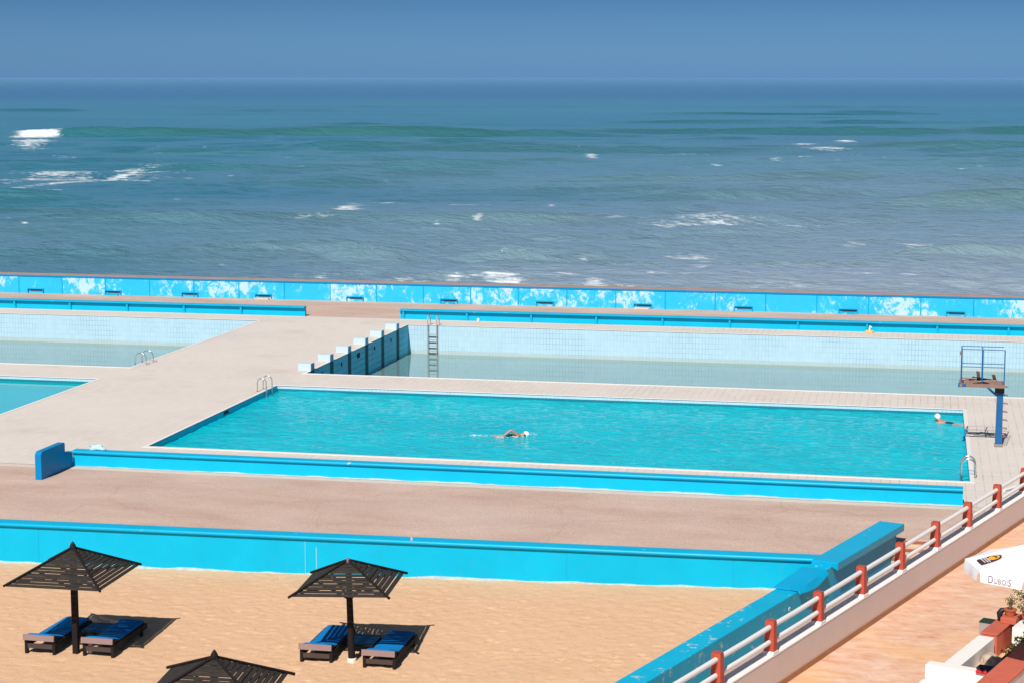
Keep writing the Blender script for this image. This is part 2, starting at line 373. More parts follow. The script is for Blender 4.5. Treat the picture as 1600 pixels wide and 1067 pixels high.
# sand: gently tilted, trampled
xs = np.concatenate([np.linspace(-90,-30,40,endpoint=False), np.linspace(-30,-1,420)])
ys = np.concatenate([np.linspace(5,28,20,endpoint=False), np.linspace(28,47.2,330)])
X, Y = np.meshgrid(xs, ys); 
def vnoise(X, Y, s, seed):
    r = np.random.default_rng(seed); n = 256; G = r.random((n, n)); x = X*s+1000.3; y = Y*s+1000.7
    xi = np.floor(x).astype(int); yi = np.floor(y).astype(int); fx = x-xi; fy = y-yi; fx = fx*fx*(3-2*fx); fy = fy*fy*(3-2*fy)
    return (G[yi%n, xi%n]*(1-fx)*(1-fy)+G[yi%n, (xi+1)%n]*fx*(1-fy)+G[(yi+1)%n, xi%n]*(1-fx)*fy+G[(yi+1)%n, (xi+1)%n]*fx*fy)-.5
def sand_z(X, Y): return -.62-(47-Y)*.012*np.clip((47-Y)/6, 0, 1)+np.clip((X+25)/21, 0, 1)**1.3*.26*np.clip((Y-38)/8, 0, 1)
Z = sand_z(X, Y)+vnoise(X, Y, .5, 1)*.03+vnoise(X, Y, 1.7, 2)*.010+vnoise(X, Y, 3.6, 3)*.010+vnoise(X, Y, 7.5, 4)*.020
rs = random.Random(4)
def pit(px_, py_, r, d):
    i0 = np.searchsorted(xs, px_-2.5*r); i1 = np.searchsorted(xs, px_+2.5*r); j0 = np.searchsorted(ys, py_-2.5*r); j1 = np.searchsorted(ys, py_+2.5*r)
    q_ = ((X[j0:j1,i0:i1]-px_)**2+(Y[j0:j1,i0:i1]-py_)**2)/r**2; Z[j0:j1,i0:i1] += -d*np.exp(-q_)+.6*d*np.exp(-(q_-2.2)**2)
for _ in range(46):
    fx_, fy_, fa = rs.uniform(-27,-5), rs.uniform(34,46.5), rs.uniform(0,6.28)
    for k in range(rs.randint(6,22)):
        fa += rs.gauss(0,.10); fx_ += .62*math.cos(fa); fy_ += .62*math.sin(fa); sd_ = .12*(-1)**k
        if 30 < fy_ < 46.8 and -29 < fx_ < -2: pit(fx_-sd_*math.sin(fa), fy_+sd_*math.cos(fa), .09, rs.uniform(.012,.026))
for _ in range(500): pit(rs.uniform(-28,-4), rs.uniform(34,46.6), rs.uniform(.06,.14), rs.uniform(.004,.014))
# blank out right of the side wall (keep under it)
nn_ = X*NN[0]+Y*NN[1]; keep = nn_ > -16.7
over = np.clip(nn_+16.7, 0, None); X = X-over*NN[0]; Y = Y-over*NN[1]
tag(grid_obj('sand', X, Y, Z, m_sand), kind='structure')

# ---------------------------------------------------------------- pools
def pool(nm, P, depth, wl, mats, label, gutter=False, left=True):
    x0, x1, y0, y1 = P; t = empty(nm, ((x0+x1)/2, (y0+y1)/2, 0)); tag(t, label, 'swimming pool'); ox, oy = (x0+x1)/2, (y0+y1)/2
    def bx(m, a, b): m.box((a[0]-ox, a[1]-oy, a[2]), (b[0]-ox, b[1]-oy, b[2]))
    back, side, sid2, frt = MB(), MB(), MB(), MB()
    if gutter:
        for mm, (za, zb), rec in ((None, (-.118, -.004), 0), (None, (-.235, -.118), .03), (None, (depth, -.235), 0)):
            bx(back, (x0-.25, y1+rec, za), (x1+.25, y1+.3, zb)); bx(frt, (x0-.25, y0-.3, za), (x1+.25, y0-rec, zb))
            bx(side, (x0-.3, y0+.0, za), (x0-0, y1-.001, zb)); bx(sid2, (x1+rec*0, y0, za), (x1+.3, y1-.001, zb))
    else:
        bx(back, (x0-.25, y1, depth), (x1+.25, y1+.3, -.004)); bx(frt, (x0-.25, y0-.3, depth), (x1+.25, y0, -.004))
        bx(side, (x0-.3, y0, depth), (x0, y1-.001, -.004)); bx(sid2, (x1, y0, depth), (x1+.3, y1-.001, -.004))
    if gutter:
        gu = MB(); bx(gu, (x0-.24, y1+.012, -.3), (x1+.24, y1+.0295, -.119)); gu.build('gutter', m_guttershade, t)  # nearly flush band, slot shade painted in teal
        gu = MB(); bx(gu, (x0+.001, y1-.004, -.30), (x1-.001, y1-.001, -.196)); gu.build('gutter_shade_strip', m_guttershade, t)  # flush strip in the same shade colour at the water line
    back.build('back_wall', mats[0], t); frt.build('front_wall', mats[0], t)
    side.build('side_wall', mats[1], t); sid2.build('side_wall', mats[1], t)
    fl = MB(); bx(fl, (x0-.3, y0-.3, depth-.2), (x1+.3, y1+.3, depth)); fl.build('floor', mats[0], t)
    co = MB(); c = .07; zt = .012
    bx(co, (x0-.14, y1-.0, -.03), (x1+.14, y1+.13, zt)); bx(co, (x0-.14, y0-.18, -.03), (x1+.14, y0+.0, zt))
    bx(co, (x0-.14, y0+.001, -.03), (x0+.0, y1-.001, zt)); bx(co, (x1, y0+.001, -.03), (x1+.14, y1-.001, zt))
    co.build('coping', m_cop, t, bevel=.006)
    return t
pa = pool('swimming_pool', PA, -1.9, WL, (m_tile, m_tileside), 'large full rectangular pool of rippling turquoise water in the middle, with a swimmer', True)
pb = pool('swimming_pool', PB, -2.4, WD, (m_tileold, m_tileside2), 'half drained pale blue tiled pool at upper left with still grey green water')
pc = pool('swimming_pool', PC, -2.4, WD, (m_tileold, m_tileside2), 'half drained pale blue pool behind the turquoise pool, lane stripes on its shaded wall')
pd_ = pool('swimming_pool', PD, -1.9, WL, (m_tile, m_tileside), 'full teal pool cut by the left edge of the photo, calm water', True)
for o in (pa, pb, pc, pd_): o['group'] = 'seaside swimming pools'
# lane stripes, drains and cracks on the shaded wall of the pool behind
ox, oy = (PC[0]+PC[1])/2, (PC[2]+PC[3])/2
BY = [75.95, 78.62, 81.25, 83.95, 86.62, 89.28]
for y in BY:
    s = MB(); s.box((PC[0]-ox, y-oy-.06, -2.3), (PC[0]+.006-ox, y-oy+.42, -.006)); s.build('lane_stripe', m_stripe, pc)
s = MB(); s.box((PC[0]-ox+.001, 82.6-oy, -.42), (PC[0]-ox+.02, 83.0-oy, -.2)); s.build('drain_grate', m_dark, pc)
for y in (77.4, 80.2, 85.4, 88.2):
    s = MB(); s.box((PC[0]-ox+.001, y-oy-.05, -.42), (PC[0]-ox+.03, y-oy+.05, -.26)); s.build('lane_hook', m_dark, pc)
ox, oy = (PA[0]+PA[1])/2, (PA[2]+PA[3])/2
s = MB(); s.box((PA[0]-ox+.001, 66.0-oy, -.16), (PA[0]-ox+.012, 66.5-oy, -.05)); s.build('drain_grate', m_dark, pa)
# starting blocks
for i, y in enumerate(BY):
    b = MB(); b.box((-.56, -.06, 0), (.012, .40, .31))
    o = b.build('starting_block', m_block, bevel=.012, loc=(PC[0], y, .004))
    pb_ = MB(); pb_.box((.0125,-.06,.004),(.016,.40,.306)); pb_.build('shade_plate', simple('shade_plate', (.08,.42,.58), .5) if i == 0 else bpy.data.materials['shade_plate'], o)  # teal plate, the block side's shade put into its colour
    tag(o, ['pale blue starting block nearest the turquoise pool, first of the row', 'pale blue tiled starting block, second in the row counting from the turquoise pool',
            'pale blue tiled starting block, third in the row counting from the turquoise pool', 'pale blue tiled starting block, fourth in the row counting from the turquoise pool',
            'pale blue tiled starting block, second farthest toward the sea', 'pale blue starting block farthest toward the sea, by the pool corner'][i], 'starting block', 'starting blocks along the pool edge')

# water
def watermat(name, c, rough, ior=1.33, spec=.5, c2=None, bscale=None, bst=.2, bd=.02):
    m = Mat(name, rough, spec); m.b.inputs['IOR'].default_value = ior
    m.col(m.mix(m.ramp(m.noise(.25, detail=3), [(.3, 0), (.7, 1)]), c, c2 or sh(c, 1.12)))
    if bscale:
        h = m.math('ADD', m.noise(bscale, m.pos((.55,1.25,1)), 4, .6), m.math('MULTIPLY', m.noise(bscale*3.1, m.pos((.7,1.2,1)), 3), .35))
        m.bump(h, bst, bd)
    return m.m
m_wA = watermat('turquoise_water', (.001,.43,.53), .05, bscale=2.6, bst=1., bd=.16, c2=(.001,.50,.60), spec=.28)
m_wD = watermat('teal_water', (.000,.38,.43), .03, spec=.14, bscale=.8, bst=.05, bd=.02)
m_wB = watermat('stale_water', (.15,.27,.265), .012, spec=.9, bscale=.6, bst=.02, bd=.01)
xx = np.linspace(PA[0], PA[1], 420); yy = np.linspace(PA[2], PA[3], 220); X, Y = np.meshgrid(xx, yy)
Z = WL+vnoise(X*.7, Y*1.3, 1.2, 11)*.03+vnoise(X*.7, Y*1.4, 2.6, 12)*.028+vnoise(X, Y, 5., 13)*.012
tag(grid_obj('pool_water', X, Y, Z, m_wA), 'rippling turquoise water filling the middle pool', kind='structure')
for P, z, mm in ((PB, WD, m_wB), (PC, WD, m_wB), (PD, WL, m_wD)):
    q = MB(); q.add([(P[0],P[2],z),(P[1],P[2],z),(P[1],P[3],z),(P[0],P[3],z)], [(0,1,2,3)]); tag(q.build('pool_water', mm), kind='structure')

# ---------------------------------------------------------------- low walls and benches
def seatwall(name, p, q, zb, zt, label, over=.09, thick=.34, lipr=.055, joints=(), cat='low wall', batter=.0, mats=(None, None)):
    """painted masonry seat wall: face, coping with a rounded lip overhanging to the right of p->q"""
    t = empty(name, p); tag(t, label, cat); P = Vector((0,0,0)); Q = Vector(q)-Vector(p)
    b = MB(); b.extr([(0+batter, zb), (0, zt-.10), (-thick+over, zt-.10), (-thick+over, zb)], P, Q); b.build('wall_face', mats[0] or m_blue, t)
    c = MB(); pr = [(-thick+over-.012, zt-.098), (-thick+over-.012, zt)]
    for k in range(7):
        a = math.pi/2-math.pi*k/6; pr.append((over-lipr+lipr*math.cos(a), zt-lipr+lipr*math.sin(a)))
    pr.append((.0, zt-.098)); c.extr(pr, P, Q); c.build('coping', mats[1] or m_bluetop, t, smooth=True)
    d = Q.normalized(); sd = Vector((d.y, -d.x, 0))
    for s in joints:
        j = MB(); j.bar(P+d*s+sd*(.0015+batter*.6)+Vector((0,0,zb)), P+d*s+sd*.0015+Vector((0,0,zt-.12)), .012, .004, up=sd); j.build('joint', m_bluedk, t)
    return t
# near bench, slab at its left end
nb = seatwall('bench_wall', (-26.31, 55.42, 0), (1.28, 55.55, 0), -.01, .50, 'long bright cyan bench wall with a rounded lip along the front of the turquoise pool', joints=(3.1, 6.5, 10.7, 15.3, 19.9, 23.9), batter=.03)
t = empty('divider_slab', (-26.42, 53.2, 0)); tag(t, 'upright dark blue concrete slab closing the left end of the bench wall', 'slab')
s = MB(); pr = [(0,-.01),(2.22,-.01),(2.22,.47),(1.68,.47),(1.68,.82),(1.62,.86),(.10,.86),(0,.78)]
n_ = len(pr); vs = [(x,y,z) for x in (-.105,.105) for y,z in pr]; s.add(vs, [tuple(range(n_))[::-1], tuple(range(n_,2*n_))]+[(i,(i+1)%n_,n_+(i+1)%n_,n_+i) for i in range(n_)])
s.build('slab', paint('deep_blue_paint', (.001,.21,.48), .70), t, bevel=.012)
# crumpled bag on the bench end
def blob(name, c, r, mat, seed=0, amp=.35, sub=3, parent=None, fq=1.2):
    bm = bmesh.new(); bmesh.ops.create_icosphere(bm, subdivisions=sub, radius=1)
    for v in bm.verts:
        k = 1+amp*mnoise.noise(v.co*fq+Vector((seed,0,0)))+amp*.5*mnoise.noise(v.co*fq*2.7+Vector((seed,5,0))); v.co = Vector((v.co.x*r[0]*k, v.co.y*r[1]*k, v.co.z*r[2]*k))
    me = bpy.data.meshes.new(name); bm.to_mesh(me); bm.free(); me.materials.append(mat); o = bpy.data.objects.new(name, me); sc.collection.objects.link(o); o.location = c
    me.polygons.foreach_set('use_smooth', [True]*len(me.polygons))
    if parent: o.parent = parent
    return o
o = blob('towel', (-25.55, 55.60, .575), (.24,.11,.10), simple('pale_towel', (.45,.66,.70), .9), 3, .8); tag(o, 'small crumpled pale towel left on the left end of the cyan bench wall', 'towel')

# wall between terrace and sand (slightly skewed)
bw = seatwall('beach_wall', (-40.0, 45.22, 0), (-1.95, 46.50, 0), -1.6, .50, 'tall bright cyan retaining wall between the brown terrace and the sand', thick=.42, mats=(m_blue, m_bluetop), joints=(10.3, 17.2, 31.4, 35.6))
dd = Vector((38.05, 1.28, 0)).normalized(); sd = Vector((dd.y, -dd.x, 0))
j = MB(); P0 = dd*24.55+sd*.002; j.bar(P0+Vector((0,0,-.8)), P0+Vector((0,0,.36)), .012, .004, up=sd); P0 = dd*24.85+sd*.002; j.bar(P0+Vector((0,0,-.8)), P0+Vector((0,0,.2)), .02, .004, up=sd)
j.build('crack', simple('crack_filler', (.25,.5,.55), .8), bw)
b = MB(); P0 = dd*27.3; b.bar(P0+sd*-.33+Vector((0,0,.501)), P0+sd*.06+Vector((.10,0,.503)), .05, .006); b.build('coping_joint', m_strip, bw)

# crumbly salt line where the sand and the paving meet the paint
def saltline(P, Q, off, zf, parent, lo=.015, hi=.07):
    P = Vector(P); Q = Vector(Q); dd_ = (Q-P).normalized(); nd = Vector((dd_.y,-dd_.x,0)); ln = (Q-P).length; n_ = int(ln/.22); rs_ = random.Random(9); vs = []; hh = lo
    for k in range(n_+1):
        c_0 = P+dd_*ln*k/n_; hh = max(lo, min(hi, hh+rs_.uniform(-.022,.022))); zb_ = zf(c_0.x, c_0.y)
        if rs_.random() < .04: hh = hi
        vs += [c_0+nd*off+Vector((0,0,zb_-.25)), c_0+nd*off+Vector((0,0,zb_+hh))]
    o_ = MB(); o_.add([v-parent.location for v in vs], [(2*k,2*k+2,2*k+3,2*k+1) for k in range(n_)]); return o_.build('salt_edge', m_salt, parent)
m_salt = simple('salt_crust', (.42,.60,.64), .95, .35, 9., fine=50.)
saltline((-40.0,45.22,0), (-2.4,46.485,0), .004, lambda x, y: float(sand_z(np.array(x), np.array(y))), bw)
saltline((-26.1,55.42,0), (1.2,55.55,0), .036, lambda x, y: 0., nb, .0, .035)
# side wall down to the beach
t = empty('side_wall', (0,0,0)); tag(t, 'blue wall running down to the beach beside the walkway, its worn top partly broken', 'wall')
def quadstrip(m, pts): pass
s = MB(); s.extr([(0,-1.6),(0,.28),(-.55,.28),(-.55,-1.6)], nu(-16.45,12), nu(-16.45,41.2)); s.build('low_stretch', [m_blueworn], t, bevel=.015)
s = MB()
NSEG = 10; vs = []
for k in range(NSEG+1):
    f = k/NSEG; zt = .28+(.40-.28)*(3*f*f-2*f**3); u = 41.2+(43.25-41.2)*f
    for n_, z in ((-16.45,-1.6), (-16.45,zt), (-17.0,zt+.0), (-17.0,-1.6)):
        q = nu(n_, u, z); vs.append(q)
fs = []
for k in range(NSEG):
    for i in range(4):
        fs.append((k*4+i, k*4+(i+1)%4, (k+1)*4+(i+1)%4, (k+1)*4+i))
fs += [(0,1,2,3), tuple(NSEG*4+i for i in (3,2,1,0))]; s.add(vs, fs); s.build('broken_stretch', m_blueworn, t)
s = MB(); s.extr([(0,-1.6),(0,.38),(-.48,.38),(-.48,-1.6)], nu(-16.45,43.25), nu(-16.45,47.8)); s.build('raised_stretch', m_bluedk, t)
s = MB(); s.extr([(.16,.31),(.16,.506),(-.52,.506),(-.52,.388),(.0,.388)], nu(-16.45,43.1), nu(-16.45,47.95)); s.build('coping', m_bluetop, t, bevel=.012)
# sagging coping piece over the broken stretch
s = MB(); vs = []; K = 9
for k in range(K+1):
    f = k/K; u = 40.9+1.75*f; zc_ = .325+.085*f
    for n_, dz in ((-17.03, .012), (-16.7, .01), (-16.42, .0), (-16.34+.03*math.sin(f*3.1), -.06-.10*math.sin(math.pi*min(1, f*1.0))), (-16.38, -.10-.12*math.sin(math.pi*f)), (-16.44,-.02), (-16.7,-.03), (-17.03,-.03)):
        vs.append(nu(n_, u, zc_+dz))
fs = []
for k in range(K):
    for i in range(8): fs.append((k*8+i, k*8+(i+1)%8, (k+1)*8+(i+1)%8, (k+1)*8+i))
fs += [tuple(range(8)), tuple(K*8+i for i in range(7,-1,-1))]; s.add(vs, fs); s.build('loose_coping', paint('blue_coping', (.002,.34,.60), .66), t, smooth=True)
for u_, z_, rr in ((40.45,-.02,.045),):
    b = MB(); q = nu(-16.448, u_, z_); b.tube([q+Vector((.0,0,0))+Vector((NN[0],NN[1],0))*.002+Vector((U[0],U[1],0))*rr*math.cos(a)+Vector((0,0,rr*math.sin(a))) for a in np.linspace(0,5.2,12)], .008, 5); b.build('wire_loop', m_white, t)

# far benches with support fins
def farbench(x0, x1, label, fins):
    t = empty('bench_wall', (x0, 93.62, 0)); tag(t, label, 'bench', 'benches along the promenade'); ln = x1-x0
    b = MB(); b.box((0,0,-.01),(ln,.22,.43)); b.build('bench_back', m_blue, t)
    s = MB(); pr = [(.24,.432),(.24,.50),(-.16,.50),(-.19,.47),(-.19,.432)]
    s.extr([(-a, z) for a, z in pr], (0,0,0), (ln,0,0)); s.build('seat_slab', m_bluetop, t)
    for x in fins:
        f = MB(); vs = [(x-x0+dx, y, z) for dx in (-.05,.05) for y,z in ((-.002,0),(-.05,0),(-.15,.43),(-.002,.43))]
        f.add(vs, [(0,1,2,3),(7,6,5,4),(0,4,5,1),(1,5,6,2),(2,6,7,3),(3,7,4,0)]); f.build('fin', m_blue, t)
    return t
farbench(-62, -31.25, 'cyan promenade bench left of the gap, propped on fins', [-60.4, -57.2, -54, -50.7, -47.49, -44.31, -41.06, -37.87, -34.72])
farbench(-26.15, 40, 'cyan promenade bench right of the gap, propped on fins', [-25.95+3.33*i for i in range(19)])

# sea wall
t = empty('sea_wall', (0, 100.6, 0)); tag(t, 'long pale blue sea wall with white peeling paint along the shore', 'sea wall')
b = MB(); b.box((-95,0,-.3),(60,.55,.94)); b.build('wall_face', m_seawall, t)
b = MB(); b.box((-95,-.03,.942),(60,.55,1.03)); b.build('painted_edge', paint('edge_blue', (.004,.22,.48)), t)
b = MB(); b.box((-95,.02,1.032),(60,.75,1.075)); b.build('coping', m_browncap, t)
x = -50.82-2.66*12
while x < 40:
    b = MB(); b.box((x-.03,-.012,0),(x+.03,-.001,.94)); b.build('seam', m_bluedk, t); x += 2.665
for k, x in enumerate([-60.4, -55.0, -49.71, -44.96, -40.33, -35.97, -30.66, -25.31, -19.97, -14.64, -9.28, -3.82, 1.65, 7.1, 12.6]):
    h = MB(); h.box((x-.48,-.10,.225),(x+.48,-.0,.265)); h.box((x-.50,-.10,.02),(x-.46,-.0,.224)); h.box((x+.44,-.10,.02),(x+.48,-.0,.224))
    n = h.build('drain_hood', m_bluedk, t)
    o = MB(); o.box((x-.32,-.011,.10),(x+.44,-.002,.20)); o.build('niche_shade', m_nicheshade, n)  # dark panel painted as the niche's shaded inside, no hole is cut
    if k % 2: o = MB(); o.box((x-.46,-.30,-.012),(x+.36,-.112,.07)); o.build('step_block', m_strip if k % 4 == 1 else m_blueworn, n)

# ---------------------------------------------------------------- ladders
def hoop(m, p_deck, p_pool, h, zend, r=.022):
    a = Vector(p_deck); b = Vector(p_pool); pts = [a]; c = (a+b)/2; rad = (b-a).length/2; dr = (b-a).normalized()
    for k in range(13):
        th = math.pi-math.pi*k/12; pts.append(c+dr*rad*math.cos(th)+Vector((0,0,h-rad+rad*math.sin(th))))
    pts.append(Vector((b.x, b.y, zend))); m.tube(pts, r, 10)
def ladder(loc, deck, poolv, sep, h, zend, rungs, label, mat, rr=.022):
    t = empty('pool_ladder', loc); tag(t, label, 'ladder', 'steel pool ladders'); dk = Vector(deck); pl = Vector(poolv); sp = Vector(sep)
    for s in (0, 1):
        m_ = MB(); hoop(m_, dk+sp*s, pl+sp*s, h, zend, rr); m_.build('handrail', mat, t, smooth=True)
        f = MB(); f.lathe(dk+sp*s, [(.05,.006),(.05,.02),(.03,.03)], 12); f.build('foot_plate', mat, t)
    for z in rungs:
        q = MB(); q.bar(pl+Vector((0,0,z)), pl+sp+Vector((0,0,z)), .06, .03); q.build('rung', mat, t)
ladder((-25.25,70.45,0), (-.28,0,0), (.09,0,0), (0,.68,0), .52, -1.0, (-.3,-.6), 'steel ladder at the back left corner of the turquoise pool', m_steel)
ladder((1.55,59.55,0), (.17,0,0), (-.26,0,0), (0,.50,0), .58, -1.0, (-.35,-.6), 'steel ladder at the front right corner of the turquoise pool', m_steel, .025)
ladder((-33.0,76.15,0), (.40,0,0), (-.12,0,0), (0,.75,0), .50, -2.2, (-.3,-.6,-.9,-1.2), 'steel ladder at the near right corner of the drained pool at upper left', m_steel)
ladder((-24.07,91.4,0), (0,.35,0), (0,-.16,0), (.46,0,0), .50, -2.2, (-.42,-.70,-.98,-1.24), 'tall ladder reaching down the pale tiled back wall of the drained pool', m_steelold, .024)

# ---------------------------------------------------------------- diving platform
t = empty('diving_platform', (2.59, 64.93, 0)); tag(t, 'rusty blue diving platform on one post, railing around old boards', 'diving platform')
s = MB(); vs = [(sx*wx, sy*wx, z) for z, wx in ((0,.112),(2.0,.100)) for sx, sy in ((-1,-1),(1,-1),(1,1),(-1,1))]
s.add(vs, [(0,3,2,1),(4,5,6,7),(0,1,5,4),(1,2,6,5),(2,3,7,6),(3,0,4,7)]); s.build('post', m_dblue, t, bevel=.01)
s = MB(); s.cbox((0,0,.05),(.27,.27,.10)); s.build('base_collar', simple('worn_base', (.26,.22,.20), .8, .3), t, bevel=.02)
s = MB(); s.cbox((-.02,0,1.93),(.30,.34,.22)); s.build('head_block', m_black, t)
s = MB()
for y in (-.38,.38): s.box((-1.33,y-.03,2.04),(.13,y+.03,2.16))
s.box((-1.33,-.35,2.04),(-1.27,.35,2.16)); s.box((.07,-.35,2.04),(.13,.35,2.16)); s.box((-.6,-.35,2.06),(-.54,.35,2.12)); s.build('platform_frame', m_rust, t)
s = MB(); s.box((-1.38,-.40,2.03),(-1.25,-.33,2.17)); s.box((-1.25,-.413,2.05),(-1.12,-.411,2.15)); s.build('frame_end', m_dblue, t)
for y in (-.1,.12):
    s = MB(); s.bar((-.48,y,2.04),(-.1,y,1.72),.04,.05); s.build('brace', m_dblue, t)
for y in (-.38,.38):
    for x in (-1.28,-.6,.1):
        if y > 0 and x == .1: continue
        s = MB(); s.tube([(x,y,2.16),(x,y,3.3)],.018,8); s.build('railing_post', m_dblue, t)
    for z in (3.3,2.72):
        s = MB(); s.tube([(-1.28,y,z),(.1,y,z)],.015,8); s.build('rail', m_dblue, t)
for z in (3.3,2.72): s = MB(); s.tube([(-1.28,-.38,z),(-1.28,.38,z)],.015,8); s.build('end_rail', m_dblue, t)
s = MB(); s.cbox((-1.33,-.38,3.17),(.06,.05,.12)); s.build('railing_bracket', m_rust, t)
for k in range(7):
    z = .35+.28*k; s = MB(); s.tube([(.095,-.1,z),(.23,-.1,z),(.25,-.08,z-.02),(.25,.06,z-.02),(.23,.08,z),(.095,.08,z)],.013,6); s.build('rung', m_rust, t)
for k in range(11):
    x = random.uniform(-1.1,-.2); y = random.uniform(-.25,.25); a = random.uniform(-.5,.5); ln = random.uniform(.35,.8)
    if k > 8: a = 1.3
    M = Matrix.Translation((x,y,2.20+k*.012+(.05 if k > 8 else 0))) @ Matrix.Rotation(a,4,'Z') @ Matrix.Rotation(random.uniform(-.22,.22)+(.9 if k > 8 else 0),4,'Y')
    s = MB(); s.cbox((0,0,0),(ln*(.5 if k > 8 else 1),.11,.025),M); s.build('loose_board', random.choice([m_wood, m_rust, m_browncap]), t)

# ---------------------------------------------------------------- life float at the promenade bench
t = empty('sunshade_base', (-2.51, 93.22, .004)); tag(t, 'small white stub standing in a round yellow base against the promenade bench', 'parasol base')
s = MB(); s.lathe((0,0,0), [(.20,0),(.22,.04),(.20,.09),(.12,.11),(.05,.12)], 20); s.build('base', m_yfloat, t, smooth=True)
s = MB(); s.tube([(0,0,.11),(.01,0,.30),(.03,0,.34)],[.04,.035,.05],10); s.tube([(.0,0,.26),(.11,0,.28)],.035,8); s.build('stub', m_white, t, smooth=True)
o = blob('paper_cup', (-19.9+.0, 93.45, .10), (.07,.05,.09), m_white, 2, .3); 
tag(o, 'small white scrap on the deck against the promenade bench beside the tall ladder', 'scrap'); o.location = (-22.0, 93.4, .08)

# ---------------------------------------------------------------- umbrellas
def slat_umbrella(name, loc, rz, W1, W2, he, ha, label, npl, cap='finial', pole='square', bare=.0, seed=0, hip_ext=.06, foot=None):
    rr = random.Random(seed); t = empty(name, loc, rz); tag(t, label, 'beach umbrella', 'slatted wooden beach umbrellas')
    s = MB()
    if pole == 'square': s.cbox((0,0,(ha-.15)/2-.1),(.13,.13,ha-.15+.2))
    else: s.tube([(0,0,-.15),(0,0,ha-.1)],[.085,.068],14)
    s.build('pole', m_wood, t, bevel=.008 if pole == 'square' else 0, smooth=pole != 'square')
    if foot:
        s = MB(); s.lathe((0,0,-.05), [(.10,0),(.106,.17),(.092,.19)], 16); s.build('pole_foot', m_white, t)
    cor = [(-W1/2,-W2/2),(W1/2,-W2/2),(W1/2,W2/2),(-W1/2,W2/2)]
    for i in range(4):
        a = Vector(cor[i]+(he,)); b = Vector(cor[(i+1)%4]+(he,)); ap = Vector((0,0,ha-.03)); n = (b-a).cross(ap-a).normalized()
        if n.z < 0: n = -n
        m_ = MB()
        for k in range(npl):
            f0 = (k+.08)/npl; f1 = (k+.08+rr.uniform(.56,.70) + bare)/npl
            f1 = min(f1, (k+.97)/npl)
            if k == 0: f0 = 0
            sg = rr.uniform(-.006,.006)
            f1 = f0+.93/npl; q = [a.lerp(ap,f0), b.lerp(ap,f0), b.lerp(ap,f1), a.lerp(ap,f1)]; dz_ = -(ap.z-a.z)*(f1-f0)*.40; q[2].z += dz_; q[3].z += dz_
            up_ = Vector((0,0,.017)); tl = Vector((0,0,sg))
            vs = [q[0],q[1],q[2]+tl,q[3]+tl,q[0]+up_,q[1]+up_,q[2]+up_+tl,q[3]+up_+tl]
            m_.add(vs, [(0,3,2,1),(4,5,6,7),(0,1,5,4),(1,2,6,5),(2,3,7,6),(3,0,4,7)])
        m_.build('slat_panel', m_wood2, t)
        r_ = MB(); d_ = (a-ap).normalized(); r_.tube([ap+Vector((0,0,.035)), a+d_*hip_ext+Vector((0,0,.035))], [.026,.030], 8); r_.build('hip_rafter', m_wood, t, smooth=True)
        c = MB(); c.bar(a*.55+Vector((0,0,he*.45)) if False else ap.lerp(a,.55)+Vector((0,0,-.03)), Vector((0,0,he*.82)), .04, .05); c.build('brace', m_wood, t)
    for i in (0, 1):
        a, b = cor[i], cor[(i+2)%4]; bm_ = MB(); bm_.bar((a[0]*.86,a[1]*.86,he+.05-.03*i),(b[0]*.86,b[1]*.86,he+.05-.03*i),.04,.05); bm_.build('tie_beam', m_wood, t)
    s = MB()
    if cap == 'finial': s.lathe((0,0,ha-.06), [(.07,0),(.075,.05),(.07,.09),(.045,.14),(.02,.18),(.005,.19)], 14)
    else: s.lathe((0,0,ha-.05), [(.06,0),(.06,.05),(.03,.08),(.01,.10)], 12)
    s.build('finial', m_wood if cap == 'finial' else m_plank, t, smooth=True)
    return t
u1 = slat_umbrella('beach_umbrella', (-18.55,38.92,-.74), R(1.5), 2.19, 2.31, 1.84, 2.50, 'dark slatted wooden umbrella on a square post, left of the two with loungers', 14, seed=1, bare=.03)
u2 = slat_umbrella('beach_umbrella', (-12.24,39.60,-.74), R(5), 2.10, 2.02, 1.80, 2.38, 'dark slatted umbrella on a round pole with a white foot, shading the right loungers', 11, cap='small', pole='round', seed=2, hip_ext=.10, foot=True)
u2.rotation_euler = (0, R(-1.5), R(5))
u3 = slat_umbrella('beach_umbrella', (-12.55,31.95,-.80), R(6), 2.25, 2.15, 1.90, 2.52, 'nearest dark slatted umbrella, only its roof showing at the bottom edge', 13, seed=3, bare=.06, hip_ext=.16)
u3.rotation_euler = (0, R(1), R(6))

